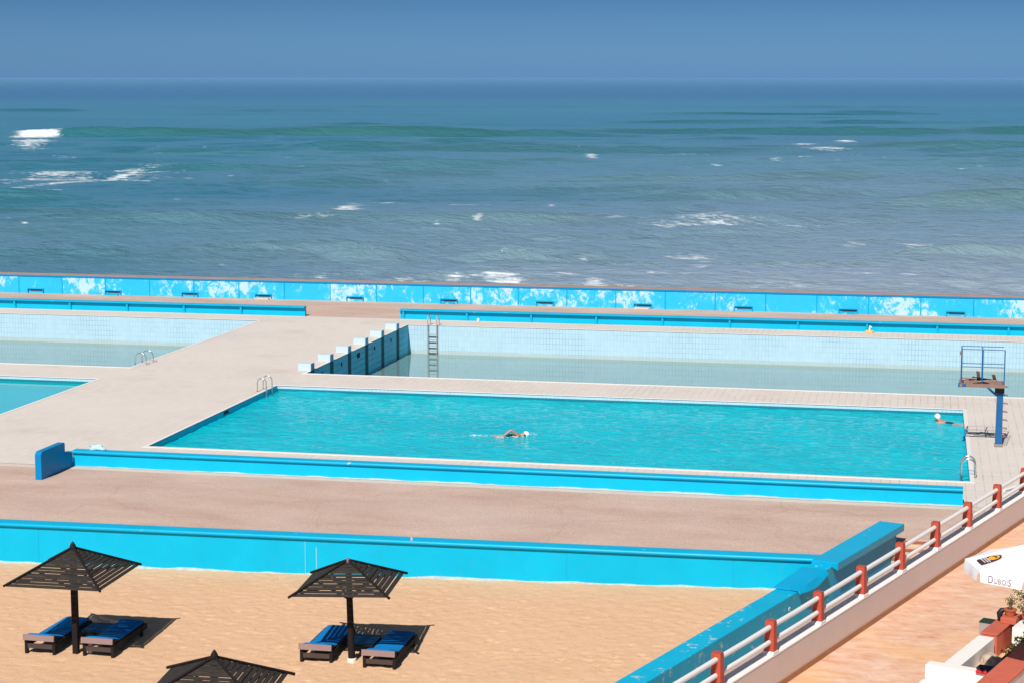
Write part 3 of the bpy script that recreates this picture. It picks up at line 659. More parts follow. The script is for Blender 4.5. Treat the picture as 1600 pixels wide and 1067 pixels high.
# ---------------------------------------------------------------- sun loungers
def lounger(label, loc, rz, mw=.62):
    t = empty('sun_lounger', loc, rz); tag(t, label, 'sun lounger', 'wooden sun loungers with blue mattresses')
    W = .34; SH = .245; LN = 1.95; RY = .50; TZ = .40
    fr = MB()
    for s in (-1, 1): fr.box((s*W-.022,.04,SH-.14),(s*W+.022,LN,SH-.02))
    fr.box((-W,LN-.03,SH-.14),(W,LN,SH-.02)); fr.build('side_rail', m_wood, t)
    for s in (-1, 1):
        l = MB(); l.box((s*W-.035,.0,-.08),(s*W+.035,.07,.37 if True else SH)); l.build('leg', m_wood, t)
        l = MB(); l.box((s*W-.03,LN-.34,-.08),(s*W+.03,LN-.27,SH-.02)); l.build('leg', m_wood, t)
    c = MB(); c.box((-W+.036,.005,.09),(W-.036,.04,.195)); c.build('cross_plank', m_plankdk, t)
    c = MB(); M = Matrix.Translation((0,-.03,TZ-.05)) @ Matrix.Rotation(R(-8),4,'X'); c.cbox((-.01,0,0),(.76,.045,.13),M); c.build('head_plank', simple('head_plank', (.27,.175,.16), .6, .1) if 'head_plank' not in bpy.data.materials else bpy.data.materials['head_plank'], t)
    bk = MB()
    for s in (-1, 1): bk.bar((s*(W-.05),-.01,TZ-.05),(s*(W-.05),RY,SH-.02),.035,.07)
    for k in range(6):
        f = (k+.5)/6; bk.cbox((0,f*RY,(TZ-.03)*(1-f)+f*SH-.005),(2*W-.02,.05,.018))
    bk.build('backrest', m_wood, t)
    sl_ = MB()
    for k in range(12): sl_.cbox((0,RY+.09+k*(LN-RY-.12)/12,SH-.01),(2*W+.02,.07,.018))
    sl_.build('seat_slats', m_wood, t)
    # mattress bent at the hip, quilted
    prof = []; K = 60
    for k in range(K+1):
        y = -.015+k*(LN+.0)/K
        z = TZ+.005+(SH-TZ)*max(0,min(1,y/RY)) if y < RY else SH
        if y > RY: z = SH+.012*(y-RY)
        prof.append((y, z, 1 if k % 7 else 0))
    NX = 10; vs = []; fs = []
    for k, (y, z, q) in enumerate(prof):
        for i in range(NX+1):
            x = -mw/2+mw*i/NX; e_ = 1-abs(2*i/NX-1)**6; vs.append((x, y, z+.010+.032*e_*(1 if q else .7)*(0.5 if k in (0,K) else 1)))
    for k in range(K):
        for i in range(NX): b0 = k*(NX+1)+i; fs.append((b0,b0+1,b0+NX+2,b0+NX+1))
    nb_ = len(vs)
    for k, (y, z, q) in enumerate(prof): vs += [(-mw/2, y, z), (mw/2, y, z)]
    for k in range(K):
        a0 = nb_+2*k; fs += [(a0, k*(NX+1), (k+1)*(NX+1), a0+2), (a0+1, a0+3, (k+1)*(NX+1)+NX, k*(NX+1)+NX), (a0, a0+2, a0+3, a0+1)]
    fs += [(nb_,)+tuple(range(0,NX+1))[::1]+(nb_+1,), (nb_+2*K,)+tuple(range(K*(NX+1),K*(NX+1)+NX+1))+(nb_+2*K+1,)]
    m_ = MB(); m_.add(vs, fs); m_.build('mattress', m_mat, t, smooth=True)
    return t
def gz(x, y): return float(sand_z(np.array(x), np.array(y)))
lounger('blue lounger left of the square umbrella post, at far left of the beach', (-19.33,38.70,-.675), R(-1))
lounger('blue lounger right of the square umbrella post', (-17.95,38.78,-.68), R(0))
lounger('blue lounger left of the round umbrella pole with a white foot', (-13.00,39.36,-.68), R(1))
lounger('blue lounger right of the round umbrella pole, rightmost on the beach', (-11.50,39.22,-.68), R(0))
def lowtable(label, loc):
    t = empty('low_table', loc); tag(t, label, 'low table', 'low blue topped tables between loungers')
    s = MB(); s.box((-.30,-.35,.24),(.30,.35,.28)); s.build('table_top', m_wood, t)
    s = MB(); s.box((-.31,-.36,.282),(.31,.36,.305)); s.build('cover', simple('teal_cover', (.006,.10,.22), .8) if 'teal_cover' not in bpy.data.materials else bpy.data.materials['teal_cover'], t, bevel=.008)
    for x in (-.26,.26):
        for y in (-.31,.31): s = MB(); s.box((x-.03,y-.03,-.06),(x+.03,y+.03,.24)); s.build('leg', m_wood, t)
lowtable('low table with a dark teal top between the two left loungers', (-18.48,40.05,-.72))
lowtable('low table with a dark teal top behind the round umbrella pole', (-12.20,40.45,-.72))
s = MB(); s.box((-.045,-.04,0),(.045,.04,.27)); o = s.build('canister', m_white, bevel=.01, loc=(-18.24,38.98,-.70)); tag(o, 'narrow white canister standing on the sand beside the square umbrella post', 'canister')

# ---------------------------------------------------------------- terrace, parapet, railing
f = MB(); f.prism([tuple(tp(.10,-22)[:2]), tuple(tp(16,-22)[:2]), tuple(tp(16,40)[:2]), tuple(tp(.10,40)[:2])], 2.0, 2.33)
tag(f.build('terrace_floor', m_terra), kind='structure')
t = empty('parapet', tp(0,0,0), -a19); tag(t, 'cream plastered parapet edging the terracotta terrace', 'parapet')
s = MB(); s.box((-.13,-22,-.6),(.10,40,2.90)); s.build('wall_body', m_plaster, t)
s = MB(); s.box((-.138,-22,2.902),(.106,40,2.94)); s.build('coping', m_plastertop, t, bevel=.012)
s = MB(); s.box((.101,-22,2.331),(.118,40,2.43)); s.build('skirting', m_skirt, t)
PN = [str(i) for i in range(20)]
labs = {0:'brick red railing post cut by the bottom edge of the photo', 1:'second red railing post up from the bottom edge', 2:'third red railing post up, in front of the broken wall coping', 3:'fourth red railing post up, in front of the raised blue wall',
        4:'fifth red railing post up, at the far end of the raised blue wall', 5:'sixth red railing post up, in front of the brown steps', 6:'seventh red railing post up, by the right end of the cyan bench wall',
        7:'eighth red railing post up, below the pool ladder', 8:'topmost red railing post at the right edge of the photo'}
SP = 2.035
post0 = None
for i in range(-1, 11):
    t = empty('railing_post', tp(0, i*SP, 2.94), -a19+R(random.uniform(-1,1)))
    s = MB(); vs = [(sx*wx, sy*wy, z) for z, wx, wy in ((.01,.092,.080),(.30,.082,.072),(.535,.078,.066)) for sx, sy in ((-1,-1),(1,-1),(1,1),(-1,1))]
    fs = [(0,3,2,1),(8,9,10,11)]+[(k*4+j,k*4+(j+1)%4,(k+1)*4+(j+1)%4,(k+1)*4+j) for k in range(2) for j in range(4)]
    s.add(vs, fs); s.build('shaft', m_red, t, bevel=.010)
    s = MB(); vs = [(sx*wx, sy*wy, z) for z, wx, wy in ((-.0,.104,.15),(.022,.100,.115),(.045,.096,.088)) for sx, sy in ((-1,-1),(1,-1),(1,1),(-1,1))]
    s.add(vs, fs); s.build('mortar_foot', m_plastertop, t, bevel=.01)
    s = MB(); s.box((-.072,-.060,.536),(.072,.060,.552)); s.build('cap', m_red, t, bevel=.006)
    tag(t, labs.get(i, 'red railing post outside the frame'), 'post', 'red posts along the terrace parapet')
btw = {-1:'below the bottom edge post', 0:'between the bottom edge post and the second', 1:'between the second and third red posts', 2:'between the third and fourth red posts', 3:'between the fourth and fifth red posts', 4:'between the fifth and sixth red posts', 5:'between the sixth and seventh red posts', 6:'between the seventh and eighth red posts', 7:'between the eighth and topmost red posts', 8:'past the topmost red post', 9:'past the frame'}
for i in range(-1, 10):
    for z, nm in ((.19,'lower'),(.44,'upper')):
        r_ = MB(); r_.tube([(0,.065,z),(0,SP/2,z-random.uniform(0,.006)),(0,SP-.067,z)],.042,14)
        o = r_.build('rail_pipe', m_white, smooth=True); o.location = tp(0,i*SP,2.94); o.rotation_euler = (0,0,-a19)
        tag(o, f'{nm} white rail pipe {btw[i]}', 'rail', 'white pipes of the terrace railing')
# white pipe railing with red posts turning off behind the last posts
t = empty('stair_railing', (0,0,0)); tag(t, 'short white pipe railing on a red post branching off behind the topmost red posts', 'railing')
A_ = (1.95,44.60); B_ = (2.66,45.72)
for z0, z1 in ((2.80,2.80),(2.52,2.52)):
    s = MB(); s.tube([Vector((A_[0],A_[1],z0)), Vector((B_[0],B_[1],z1))],.036,12); s.build('pipe', m_white, t, smooth=True)
for ff in (.72,):
    s = MB(); x_ = A_[0]+(B_[0]-A_[0])*ff; y_ = A_[1]+(B_[1]-A_[1])*ff+.09; s.cbox((x_,y_,1.2),(.11,.10,3.5)); s.build('post', m_red, t, bevel=.008)
# ---------------------------------------------------------------- terrace clutter
def oriented(name, n0, n1, u0, u1, z0, z1, mat, bevel=.01, parent=None):
    s = MB(); s.prism([tuple(tp(n0,u0)[:2]),tuple(tp(n1,u0)[:2]),tuple(tp(n1,u1)[:2]),tuple(tp(n0,u1)[:2])], z0, z1); return s.build(name, mat, parent, bevel=bevel)
def otag(o, l, c, g=None): return tag(o, l, c, g)
otag(oriented('masonry_partition', 2.27,3.95,3.02,3.26,2.33,2.85,m_plastertop), 'thick white masonry partition at the lower right of the terrace', 'partition')
otag(oriented('masonry_step', 2.24,2.50,1.2,3.01,2.33,2.60,m_plastertop), 'low white masonry ledge in front of the white partition at the bottom edge', 'ledge')
otag(oriented('masonry_bench', 2.40,2.68,3.29,5.40,2.33,2.75,m_plastertop), 'long white masonry bench running back from the partition', 'bench')
# planter box
t = empty('planter_box', tp(2.19,6.69,2.331), -a19); tag(t, 'small grey square planter with a dark green top beyond the white bench', 'planter')
s = MB(); s.box((-.14,-.13,0),(.14,.13,.30)); s.build('box', m_grey, t, bevel=.006)
s = MB(); s.box((-.145,-.135,.302),(.145,.135,.325)); s.build('top', m_dgreen, t, bevel=.004)
t = empty('planter_wall', (0,0,0)); tag(t, 'short red painted planter wall with potted plants on it', 'low wall')
oriented('wall_body', 2.38,2.66,5.60,6.95,2.33,2.72,m_redwall,parent=t); oriented('wall_top', 2.37,2.67,5.59,6.96,2.722,2.75,m_redwall,parent=t)
oriented('raised_body', 2.50,2.78,6.30,6.70,2.751,2.86,m_redwall,parent=t)
t = empty('corner_parapet', (0,0,0)); tag(t, 'red topped parapet cutting the bottom right corner', 'parapet')
oriented('wall_body', 3.80,4.16,-6,9,2.0,3.36,m_plaster,parent=t); oriented('wall_top', 3.78,4.18,-6,9,3.362,3.40,m_redwall,parent=t)
def leaves(m_, c, r, n, size, rr):
    for _ in range(n):
        v = Vector((rr.gauss(0,1), rr.gauss(0,1), rr.gauss(0,1))).normalized()*rr.random()**.5
        p = Vector(c)+Vector((v.x*r[0], v.y*r[1], v.z*r[2])); a = Vector((rr.gauss(0,1), rr.gauss(0,1), rr.gauss(0,1))).normalized(); b = a.orthogonal().normalized()
        s_ = size*rr.uniform(.6,1.3); m_.add([p-a*s_, p+b*s_*.5, p+a*s_, p-b*s_*.5], [(0,1,2,3)])
def potplant(name, label, n, u, z, pr, ph, h, spread, mats, seed, lean=(0,0)):
    rr = random.Random(seed); t = empty(name, tp(n,u,z)); tag(t, label, 'potted plant')
    s = MB(); s.lathe((0,0,0), [(pr*.7,0),(pr*.95,ph*.85),(pr*1.08,ph*.86),(pr*1.08,ph),(pr*.9,ph*.98),(pr*.85,ph*.9)], 18); s.build('pot', m_pot, t, smooth=True)
    st = MB(); tips = []
    for k in range(16):
        a = rr.uniform(0,6.28); q = Vector((lean[0]+math.cos(a)*spread*rr.random(), lean[1]+math.sin(a)*spread*rr.random(), ph+h*rr.uniform(.4,1)))
        mid = Vector((q.x*.3, q.y*.3, ph+(q.z-ph)*.6)); st.tube([(rr.uniform(-.03,.03),rr.uniform(-.03,.03),ph*.9), mid, q], [.007,.006,.003], 5); tips.append(q); tips.append((mid+q)/2)
    st.build('stems', m_stem, t)
    for mm, cnt, sz in mats:
        l = MB()
        for q in tips: leaves(l, q, (.07,.07,.06), cnt, sz, rr)
        l.build('foliage' if mm in (m_leaf, m_leafy) else 'flowers', mm, t)
    return t
potplant('potted_plant', 'terracotta pot of sparse dry plant on the red planter wall', 2.62, 6.48, 2.862, .11, .12, .22, .14, [(m_leaf,3,.018),(m_leafy,2,.018),(m_pale,2,.015)], 5)
potplant('potted_plant', 'bushy potted bougainvillea with magenta sprays beside the white parasol', 2.86, 6.75, 2.80, .12, .15, .42, .26, [(m_leaf,6,.024),(m_pink,2,.022),(m_pale,4,.022),(m_leafy,2,.02)], 6, (-.08,0))
potplant('potted_plant', 'orange pot with leafy plant cut by the right edge', 3.02, 6.30, 2.80, .12, .13, .38, .24, [(m_leaf,7,.026),(m_leafy,3,.022),(m_pale,2,.02)], 8)
t = empty('flower_shelf', (0,0,0)); tag(t, 'pale masonry shelf carrying the potted plants by the right edge', 'shelf')
oriented('shelf_body', 2.80,3.6,6.0,7.0,2.33,2.80,m_plastertop,parent=t)
s = MB(); P0 = tp(2.46,6.42,2.752); s.tube([P0+Vector((.04,0,0)), P0+Vector((.0,0,.07)), P0+Vector((-.01,0,.14)), P0+Vector((.03,0,.20)), P0+Vector((.07,0,.22))],[.035,.05,.055,.05,.03],10); s.tube([P0+Vector((.0,0,.06)),P0+Vector((.12,0,.07))],.018,8)
o = s.build('garden_lamp', m_black, smooth=True); tag(o, 'small bent black garden lamp on the red planter wall', 'lamp')
o = blob('cushion', tp(2.92,4.55,2.50), (.26,.32,.21), m_beige, 9, .30, 4, fq=1.3); tag(o, 'crumpled beige cushion slumped beside the white bench', 'cushion')
t = empty('folded_towel', tp(3.22,3.10,2.852), -a19); tag(t, 'dark blue towel with a red layer on the white partition', 'towel')
s = MB(); s.box((-.11,-.13,.0),(.16,.10,.05)); s.build('red_layer', m_redc, t, bevel=.015); s = MB(); s.box((-.12,-.08,.051),(.17,.12,.085)); s.build('dark_layer', simple('navy_cloth', (.01,.02,.05), .9), t, bevel=.015)
t = empty('plant_trough', tp(3.64,3.9,2.331), -a19); tag(t, 'black trough of yellow green plants behind the red topped parapet', 'planter')
s = MB(); s.box((-.14,-.9,0),(.13,1.6,.82)); s.build('trough', m_black, t, bevel=.01); l = MB(); rr = random.Random(3)
for k in range(30): leaves(l, (rr.uniform(-.17,.0), rr.uniform(-.8,1.5), .87), (.08,.08,.06), 8, .03, rr)
l.build('foliage', m_leafy, t)
o = blob('beach_bag', tp(2.98,6.02,2.44+.03), (.14,.12,.12), m_white, 4, .4); tag(o, 'white bag below the potted plants at the right edge', 'bag')
# ---------------------------------------------------------------- parasol
pc_ = Vector((1.826*.917,31.30*.917,2.331)); t = empty('parasol', pc_, -a19); tag(t, 'white canvas parasol with a lettered valance at the right edge', 'parasol')
RZ, RR_, AH = 2.72, .958, .33; A0 = R(-123.6)
V = [Vector((RR_*math.cos(A0+k*math.pi/4), RR_*math.sin(A0+k*math.pi/4), RZ)) for k in range(8)]; AP = Vector((0,0,RZ+AH))
m_ = MB()
for k in range(8):
    a, b = V[k], V[(k+1)%8]; nrm = (b-a).cross(AP-a).normalized()
    if nrm.z < 0: nrm = -nrm
    rows = 9; NXp = 8; vs = []
    for i in range(rows+1):
        f = i/rows
        for j in range(NXp+1):
            g_ = j/NXp; p = a.lerp(b, g_).lerp(AP, f); p = p-nrm*(.035*math.sin(math.pi*f)*(.4+.6*math.sin(math.pi*g_))+.012*math.sin(math.pi*g_)*(1-f)); vs.append(p)
    m_.add(vs, [(i*(NXp+1)+j, i*(NXp+1)+j+1, (i+1)*(NXp+1)+j+1, (i+1)*(NXp+1)+j) for i in range(rows) for j in range(NXp)])
m_.build('canopy', m_cloth, t, smooth=True)
def valpt(k, g_, f, off=0.0):
    a, b = V[k], V[(k+1)%8]; o_ = ((a+b)/2); o_.z = 0; o_.normalize(); ins = .045+.05*f
    gg = ins*.55+g_*(1-ins*1.1) if f > 0 else g_
    p = a.lerp(b, gg); p.z -= .155*f; return p+o_*(.028*math.sin(f*1.7)+.010*math.sin(g_*9+k)*f+off)
for k in range(8):
    vm = MB(); vs = [valpt(k, j/12, i/4) for i in range(5) for j in range(13)]
    vm.add(vs, [(i*13+j, i*13+j+1, (i+1)*13+j+1, (i+1)*13+j) for i in range(4) for j in range(12)]); vo_ = vm.build('valance', m_cloth, t, smooth=True)
    if k == 0:
        val0 = vo_
s = MB(); s.tube([(0,0,0),(0,0,RZ+AH-.02)], .024, 12); s.build('pole', m_white, t, smooth=True)
s = MB(); s.lathe((0,0,0), [(.24,0),(.24,.06),(.06,.09),(.05,.25)], 20); s.build('base', m_grey, t)
for k in range(8): s = MB(); s.bar(AP-Vector((0,0,.10)), V[k]+Vector((0,0,-.02))-V[k]*.02, .015, .015); s.build('rib', m_steel, t)
# lettering on the valance
def letter_strip(txt, sizes, name, size, mat):
    w_ = MB(); xcur = 0
    for ch, k_ in zip(txt, sizes):
        cu = bpy.data.curves.new('t', 'FONT'); cu.body = ch; cu.size = size*k_; cu.offset = -.004*size; ob = bpy.data.objects.new('t', cu); sc.collection.objects.link(ob)
        dg = bpy.context.evaluated_depsgraph_get(); me = ob.evaluated_get(dg).to_mesh(); b0 = len(w_.v)
        xsv = [v.co.x for v in me.vertices]; w0 = max(xsv)-min(xsv)
        w_.v += [((v.co.x-min(xsv))*.72+xcur, v.co.y, 0) for v in me.vertices]
        for p in me.polygons: w_.f.append(tuple(b0+i for i in p.vertices)); w_.m.append(0)
        # serifs
        xcur += w0*.72+size*.10; ob.evaluated_get(dg).to_mesh_clear(); bpy.data.objects.remove(ob); bpy.data.curves.remove(cu)
    return w_, xcur
wl, wd = letter_strip('DUBOIS', (1.2,.9,.9,.9,.9,1.2), 'lettering', .135, None)
H_ = .155; vs = []
for x, y, z in wl.v: vs.append(valpt(0, .20+.56*x/wd, 1-(y*.9+.022)/H_, .0045))
l = MB(); l.v = [tuple(v) for v in vs]; l.f = wl.f; l.m = wl.m; l.build('lettering', m_purple, val0)
# emblem on the panel left of it (panel 7: V7-V0)
a, b = V[7], V[0]; ex = (b-a).normalized(); mid = (a+b)/2; ey = (AP-mid).normalized(); ez = ex.cross(ey).normalized(); 
if ez.z < 0: ez = -ez
def ep(x, y, h=.012): return mid+ex*x+ey*(y+.11)+ez*(h-.008-.035*math.sin(math.pi*min(1,(y+.11)/1.03))*.95)
def flat(poly, name, mat, h, parent=None):
    s = MB(); s.add([ep(x,y,h) for x,y in poly], [tuple(range(len(poly)))]); return s.build(name, mat, parent or t)
arch = [(-.135,.0),(.135,.0),(.135,.20)]+[(.135*math.cos(k*math.pi/10), .20+.15*math.sin(k*math.pi/10)) for k in range(1,10)]+[(-.135,.20)]
em = flat(arch, 'emblem', m_brownlogo, .020)
flat([(.10*math.cos(k*math.pi/9), .235+.085*math.sin(k*math.pi/9)) for k in range(18)], 'disc', m_yel, .024, em)
flat([(-.05,.22),(.0,.255),(.045,.235),(.06,.27),(.03,.275),(-.01,.285),(-.06,.245)], 'curl', m_brownlogo, .027, em)
for y0 in (.055,.095,.128):
    x = -.12
    while x < .11:
        ww = random.uniform(.015,.03); flat([(x,y0),(x+ww,y0),(x+ww,y0+.022),(x,y0+.022)], 'print', m_cloth, .024, em); x += ww+.012

# ---------------------------------------------------------------- swimmers
def skin_body(name, verts, edges, radii, mat, parent=None, sub=2):
    me = bpy.data.meshes.new(name); me.from_pydata([Vector(v) for v in verts], edges, []); o = bpy.data.objects.new(name, me); sc.collection.objects.link(o)
    sk = o.modifiers.new('skin', 'SKIN'); sk.use_smooth_shade = True
    for i, r_ in enumerate(radii): me.skin_vertices[0].data[i].radius = r_ if isinstance(r_, tuple) else (r_, r_)
    me.skin_vertices[0].data[0].use_root = True
    ss = o.modifiers.new('sub', 'SUBSURF'); ss.levels = sub; ss.render_levels = sub
    dg = bpy.context.evaluated_depsgraph_get(); em_ = bpy.data.meshes.new_from_object(o.evaluated_get(dg)); bpy.data.objects.remove(o)
    em_.name = name; em_.materials.clear(); em_.materials.append(mat); em_.polygons.foreach_set('use_smooth', [True]*len(em_.polygons))
    o = bpy.data.objects.new(name, em_); sc.collection.objects.link(o)
    if parent: o.parent = parent
    return o
def hand(V_, E_, R_, wi, wp, d, n):
    """palm + five unequal bent digits from wrist index wi"""
    d = Vector(d).normalized(); n = Vector(n).normalized(); s = d.cross(n)
    V_.append(wp+d*.05); E_.append((wi, len(V_)-1)); R_.append((.034,.018)); pi_ = len(V_)-1
    for off, ln in ((-.033,.062),(-.011,.075),(.011,.080),(.033,.070)):
        k = V_[pi_]+s*off+d*.035; V_.append(k); E_.append((pi_, len(V_)-1)); R_.append(.010)
        V_.append(k+d*ln*.55-n*.006); E_.append((len(V_)-2, len(V_)-1)); R_.append(.009)
        V_.append(k+d*ln-n*.02); E_.append((len(V_)-2, len(V_)-1)); R_.append(.007)
    k = V_[wi]+d*.02+s*.035; V_.append(k); E_.append((wi, len(V_)-1)); R_.append(.012)
    V_.append(k+d*.045+s*.022); E_.append((len(V_)-2, len(V_)-1)); R_.append(.009)
# swimmer 1 : front crawl, near arm recovering
th = math.atan2(.36, 1.66)
t = empty('person', (-15.03, 64.22, WL), th); tag(t, 'person swimming front crawl mid pool, white cap, bent arm lifted from the water', 'person')
Vs = [Vector(v) for v in [(.86,0,-.045),(1.06,0,-.05),(1.24,0,-.03),(1.39,0,-.005),(1.50,-.01,.035),(1.585,-.015,.045),
     (.45,.07,-.045),(.08,.08,-.035),(-.10,.085,-.02),(.45,-.07,-.05),(.08,-.08,-.03),(-.08,-.085,-.015),
     (1.30,-.17,.04),(1.05,-.26,.25),(.80,-.30,.055),(1.32,.17,-.02),(1.60,.24,-.05),(1.86,.22,-.035)]]
Es = [(0,1),(1,2),(2,3),(3,4),(4,5),(0,6),(6,7),(7,8),(0,9),(9,10),(10,11),(2,12),(12,13),(13,14),(2,15),(15,16),(16,17)]
Rs = [(.155,.10),(.14,.095),(.17,.10),(.06,.06),(.085,.10),(.075,.085),.065,.045,.03,.065,.045,.03,.060,.046,.032,.060,.044,.030]
hand(Vs, Es, Rs, 14, Vs[14], (-.75,-.1,-.35), (.3,0,1)); hand(Vs, Es, Rs, 17, Vs[17], (1,0,.0), (0,0,1))
skin_body('body', Vs, Es, Rs, m_skin, t)
def ell(name, c, r, mat, parent, cut=None, seg=24):
    bm = bmesh.new(); bmesh.ops.create_uvsphere(bm, u_segments=seg, v_segments=seg//2, radius=1)
    for v in bm.verts: v.co = Vector((v.co.x*r[0], v.co.y*r[1], v.co.z*r[2]))
    if cut: bmesh.ops.bisect_plane(bm, geom=bm.verts[:]+bm.edges[:]+bm.faces[:], plane_co=cut[0], plane_no=cut[1], clear_inner=True)
    me = bpy.data.meshes.new(name); bm.to_mesh(me); bm.free(); me.materials.append(mat); me.polygons.foreach_set('use_smooth', [True]*len(me.polygons))
    o = bpy.data.objects.new(name, me); sc.collection.objects.link(o); o.location = c; o.parent = parent; return o
ell('swim_cap', (1.575,-.012,.055), (.125,.108,.112), m_cap, t, ((-.01,0,-.02),(1,.0,.55)))
ell('goggles', (1.545,-.03,.04), (.045,.115,.05), m_black, t)
ell('swimsuit', (1.02,0,-.035), (.24,.17,.105), m_suit, t)
for y in (.08,-.08): ell('wet_leg', (.10,y,-.012), (.26,.045,.03), m_skinwet, t)  # greyish wet skin over the legs at the water surface
def foamlumps(name, pts, mat, label, seed=0):
    m_ = MB(); rr = random.Random(seed)
    for x, y, z, r in pts:
        n = 7; b = len(m_.v)
        pr = [(r*math.sin(math.pi*i/4), r*.5*-math.cos(math.pi*i/4)) for i in range(1,4)]
        m_.lathe((x,y,z), pr, n)
    o = m_.build(name, mat, smooth=True); tag(o, label, None, kind='stuff'); return o
cth, sth = math.cos(th), math.sin(th); rr = random.Random(5); pts = []
for cx, cy, ex_, n in ((.72,-.30,.10,30),(-.12,0,.14,34),(1.75,.2,.12,18),(1.2,-.2,.18,22),(.3,-.1,.25,16)):
    for _ in range(n):
        x = cx+rr.gauss(0,ex_); y = cy+rr.gauss(0,.05); pts.append((-15.03+x*cth-y*sth, 64.22+x*sth+y*cth, WL+rr.uniform(.0,.03), rr.uniform(.008,.025)))
foamlumps('water_splash', pts, m_foam, 'small splashes around the swimmer')
# swimmer 2: low in the water, head up, swimming toward the left
hx, hy = .62, 70.62; fx, fy = 1.50, 70.05; th = math.atan2(hy-fy, hx-fx)
t = empty('person', (hx, hy, WL), th); tag(t, 'person in a white cap swimming low by the back right corner of the pool', 'person')
Vs = [Vector(v) for v in [(-.70,0,-.075),(-.48,0,-.085),(-.24,0,-.04),(-.12,0,.02),(-.02,0,.09),(.02,0,.14),
     (-1.0,.08,-.045),(-1.28,.10,-.06),(-1.0,-.08,-.045),(-1.28,-.10,-.06),
     (-.26,.18,.0),(-.12,.27,-.05),(.08,.22,-.08),(-.26,-.19,-.03),(-.05,-.30,-.06),(.18,-.24,-.05)]]
Es = [(0,1),(1,2),(2,3),(3,4),(4,5),(0,6),(6,7),(0,8),(8,9),(2,10),(10,11),(11,12),(2,13),(13,14),(14,15)]
Rs = [(.15,.09),(.13,.09),(.16,.09),(.055,.055),(.085,.085),(.08,.08),.065,.04,.065,.04,.062,.048,.034,.058,.045,.03]
hand(Vs, Es, Rs, 12, Vs[12], (1,-.2,0), (0,0,1)); hand(Vs, Es, Rs, 15, Vs[15], (1,.2,0), (0,0,1))
skin_body('body', Vs, Es, Rs, m_skin, t)
ell('swim_cap', (-.005,0,.155), (.118,.112,.122), m_cap, t, ((.02,0,-.02),(-.6,.0,1)))
ell('goggles', (.06,0,.13), (.05,.09,.03), m_black, t)
ell('swimsuit', (-.52,0,-.05), (.26,.16,.085), m_suit, t)
for y in (.09,-.09): ell('wet_leg', (-1.02,y,-.02), (.24,.055,.05), m_skinwet, t)  # greyish wet skin over the legs, level with the water

# ---------------------------------------------------------------- sea
ZS = -3.6; HC = 12.2-ZS; FP = 3013.
yaw = R(12.23); CD = np.array([-math.sin(yaw), math.cos(yaw)]); CR = np.array([math.cos(yaw), math.sin(yaw)])
vv = np.concatenate([np.linspace(2.2, 60, 200, endpoint=False), np.linspace(60, 200, 420, endpoint=False), np.linspace(200, 470, 330)])[::-1]
S = HC*FP/vv
tt = np.concatenate([np.linspace(-2.2,-.40,30,endpoint=False), np.linspace(-.40,.40,760), np.linspace(.40,2.2,31)[1:]])
TT, SS = np.meshgrid(tt, S); LT = TT*SS                        # lateral metres
WX = SS*CD[0]+LT*CR[0]; WY = SS*CD[1]+LT*CR[1]
def px(x): return (x-800)/FP
def sv(y): return HC*FP/(y-122.)
zz = np.zeros_like(WX)
step = SS**2/(HC*FP)*.45
def wavelayer(lam, amp, ang, seed):
    k = 2*math.pi/lam; ca, sa = math.cos(ang), math.sin(ang)
    ph = vnoise(WX, WY, 1/(lam*2.6), seed)*7+vnoise(WX, WY, 1/(lam*1.1), seed+1)*2.5
    env = np.clip(.55+1.5*vnoise(WX, WY, 1/(lam*3.3), seed+2), 0, 1.3)
    c = np.sin(k*(SS*ca+LT*sa)+ph)
    c = 1-2*np.abs(np.sin(np.arcsin(np.clip(c,-1,1))/2+math.pi/4))**1.0 if False else c+.18*np.cos(2*(k*(SS*ca+LT*sa)+ph))
    return amp*env*c*np.clip((lam/step-2.5)/4, 0, 1)
for lam, amp, ang in ((38,.26,.0),(21,.16,.15),(13,.12,-.25),(8.5,.085,.3),(5.6,.060,-.1),(3.7,.042,.45),(2.5,.030,-.4),(1.7,.020,.1),(1.1,.012,.6)):
    zz += (2.6 if lam > 8 else 1.8)*wavelayer(lam, amp, ang, int(lam*10))
body = np.zeros_like(WX)
def crest(y, x0, x1, h, wd, bow=0., soft=60.):
    """one swell: crest at picture height y, between lateral x0..x1, steep toward the shore"""
    global zz, body
    s0 = sv(y)+bow*(LT/100)**2+vnoise(WX, WY, 1/60., int(y*3))*wd*.9+vnoise(WX, WY, 1/17., int(y*5))*wd*.35
    xx_ = 800+TT*FP; env = 1/(1+np.exp(-(xx_-x0)/soft))/(1+np.exp(-(x1-xx_)/soft))
    env = env*(1+.5*vnoise(WX, WY, 1/45., int(y*7)))
    d_ = (SS-s0)/wd; pr = np.where(d_ < 0, np.exp(-(d_/.38)**2), np.exp(-(d_/1.3)**2))
    zz += 1.5*h*env*pr
    body = np.maximum(body, env*np.clip(h/1.0, .5, 1.3)*np.where(d_ < 0, np.exp(-(d_/.75)**2), np.exp(-(d_/.5)**2)))
for c in ((213,70,900,1.5,9,.0),(209,700,1800,1.25,10,0),(237,200,1250,.9,8,.5),(232,1150,1700,.95,8,0),(262,560,760,.7,6),(268,20,330,.6,6),(282,1180,1380,1.2,6,0,40),(288,440,620,1.,6,0,40),
          (281,880,1080,.6,5,0,40),(303,800,1150,.6,5),(310,1040,1260,.8,5,0,50),(326,1420,1800,1.15,5.5,0,50),(345,180,600,.75,4.5,0,60),(347,640,960,.7,4.5,0,60),(344,1180,1500,.35,4),(362,-100,150,.5,4),
          (192,900,1800,.8,12),(180,-100,700,.7,14),(168,300,1500,.8,16),(252,-50,200,.7,6),(400,900,960,.5,2.,0,16),(405,150,330,.4,3),(385,1300,1500,.3,3),(330,0,180,.5,4)):
    crest(*c)
rc = random.Random(12)
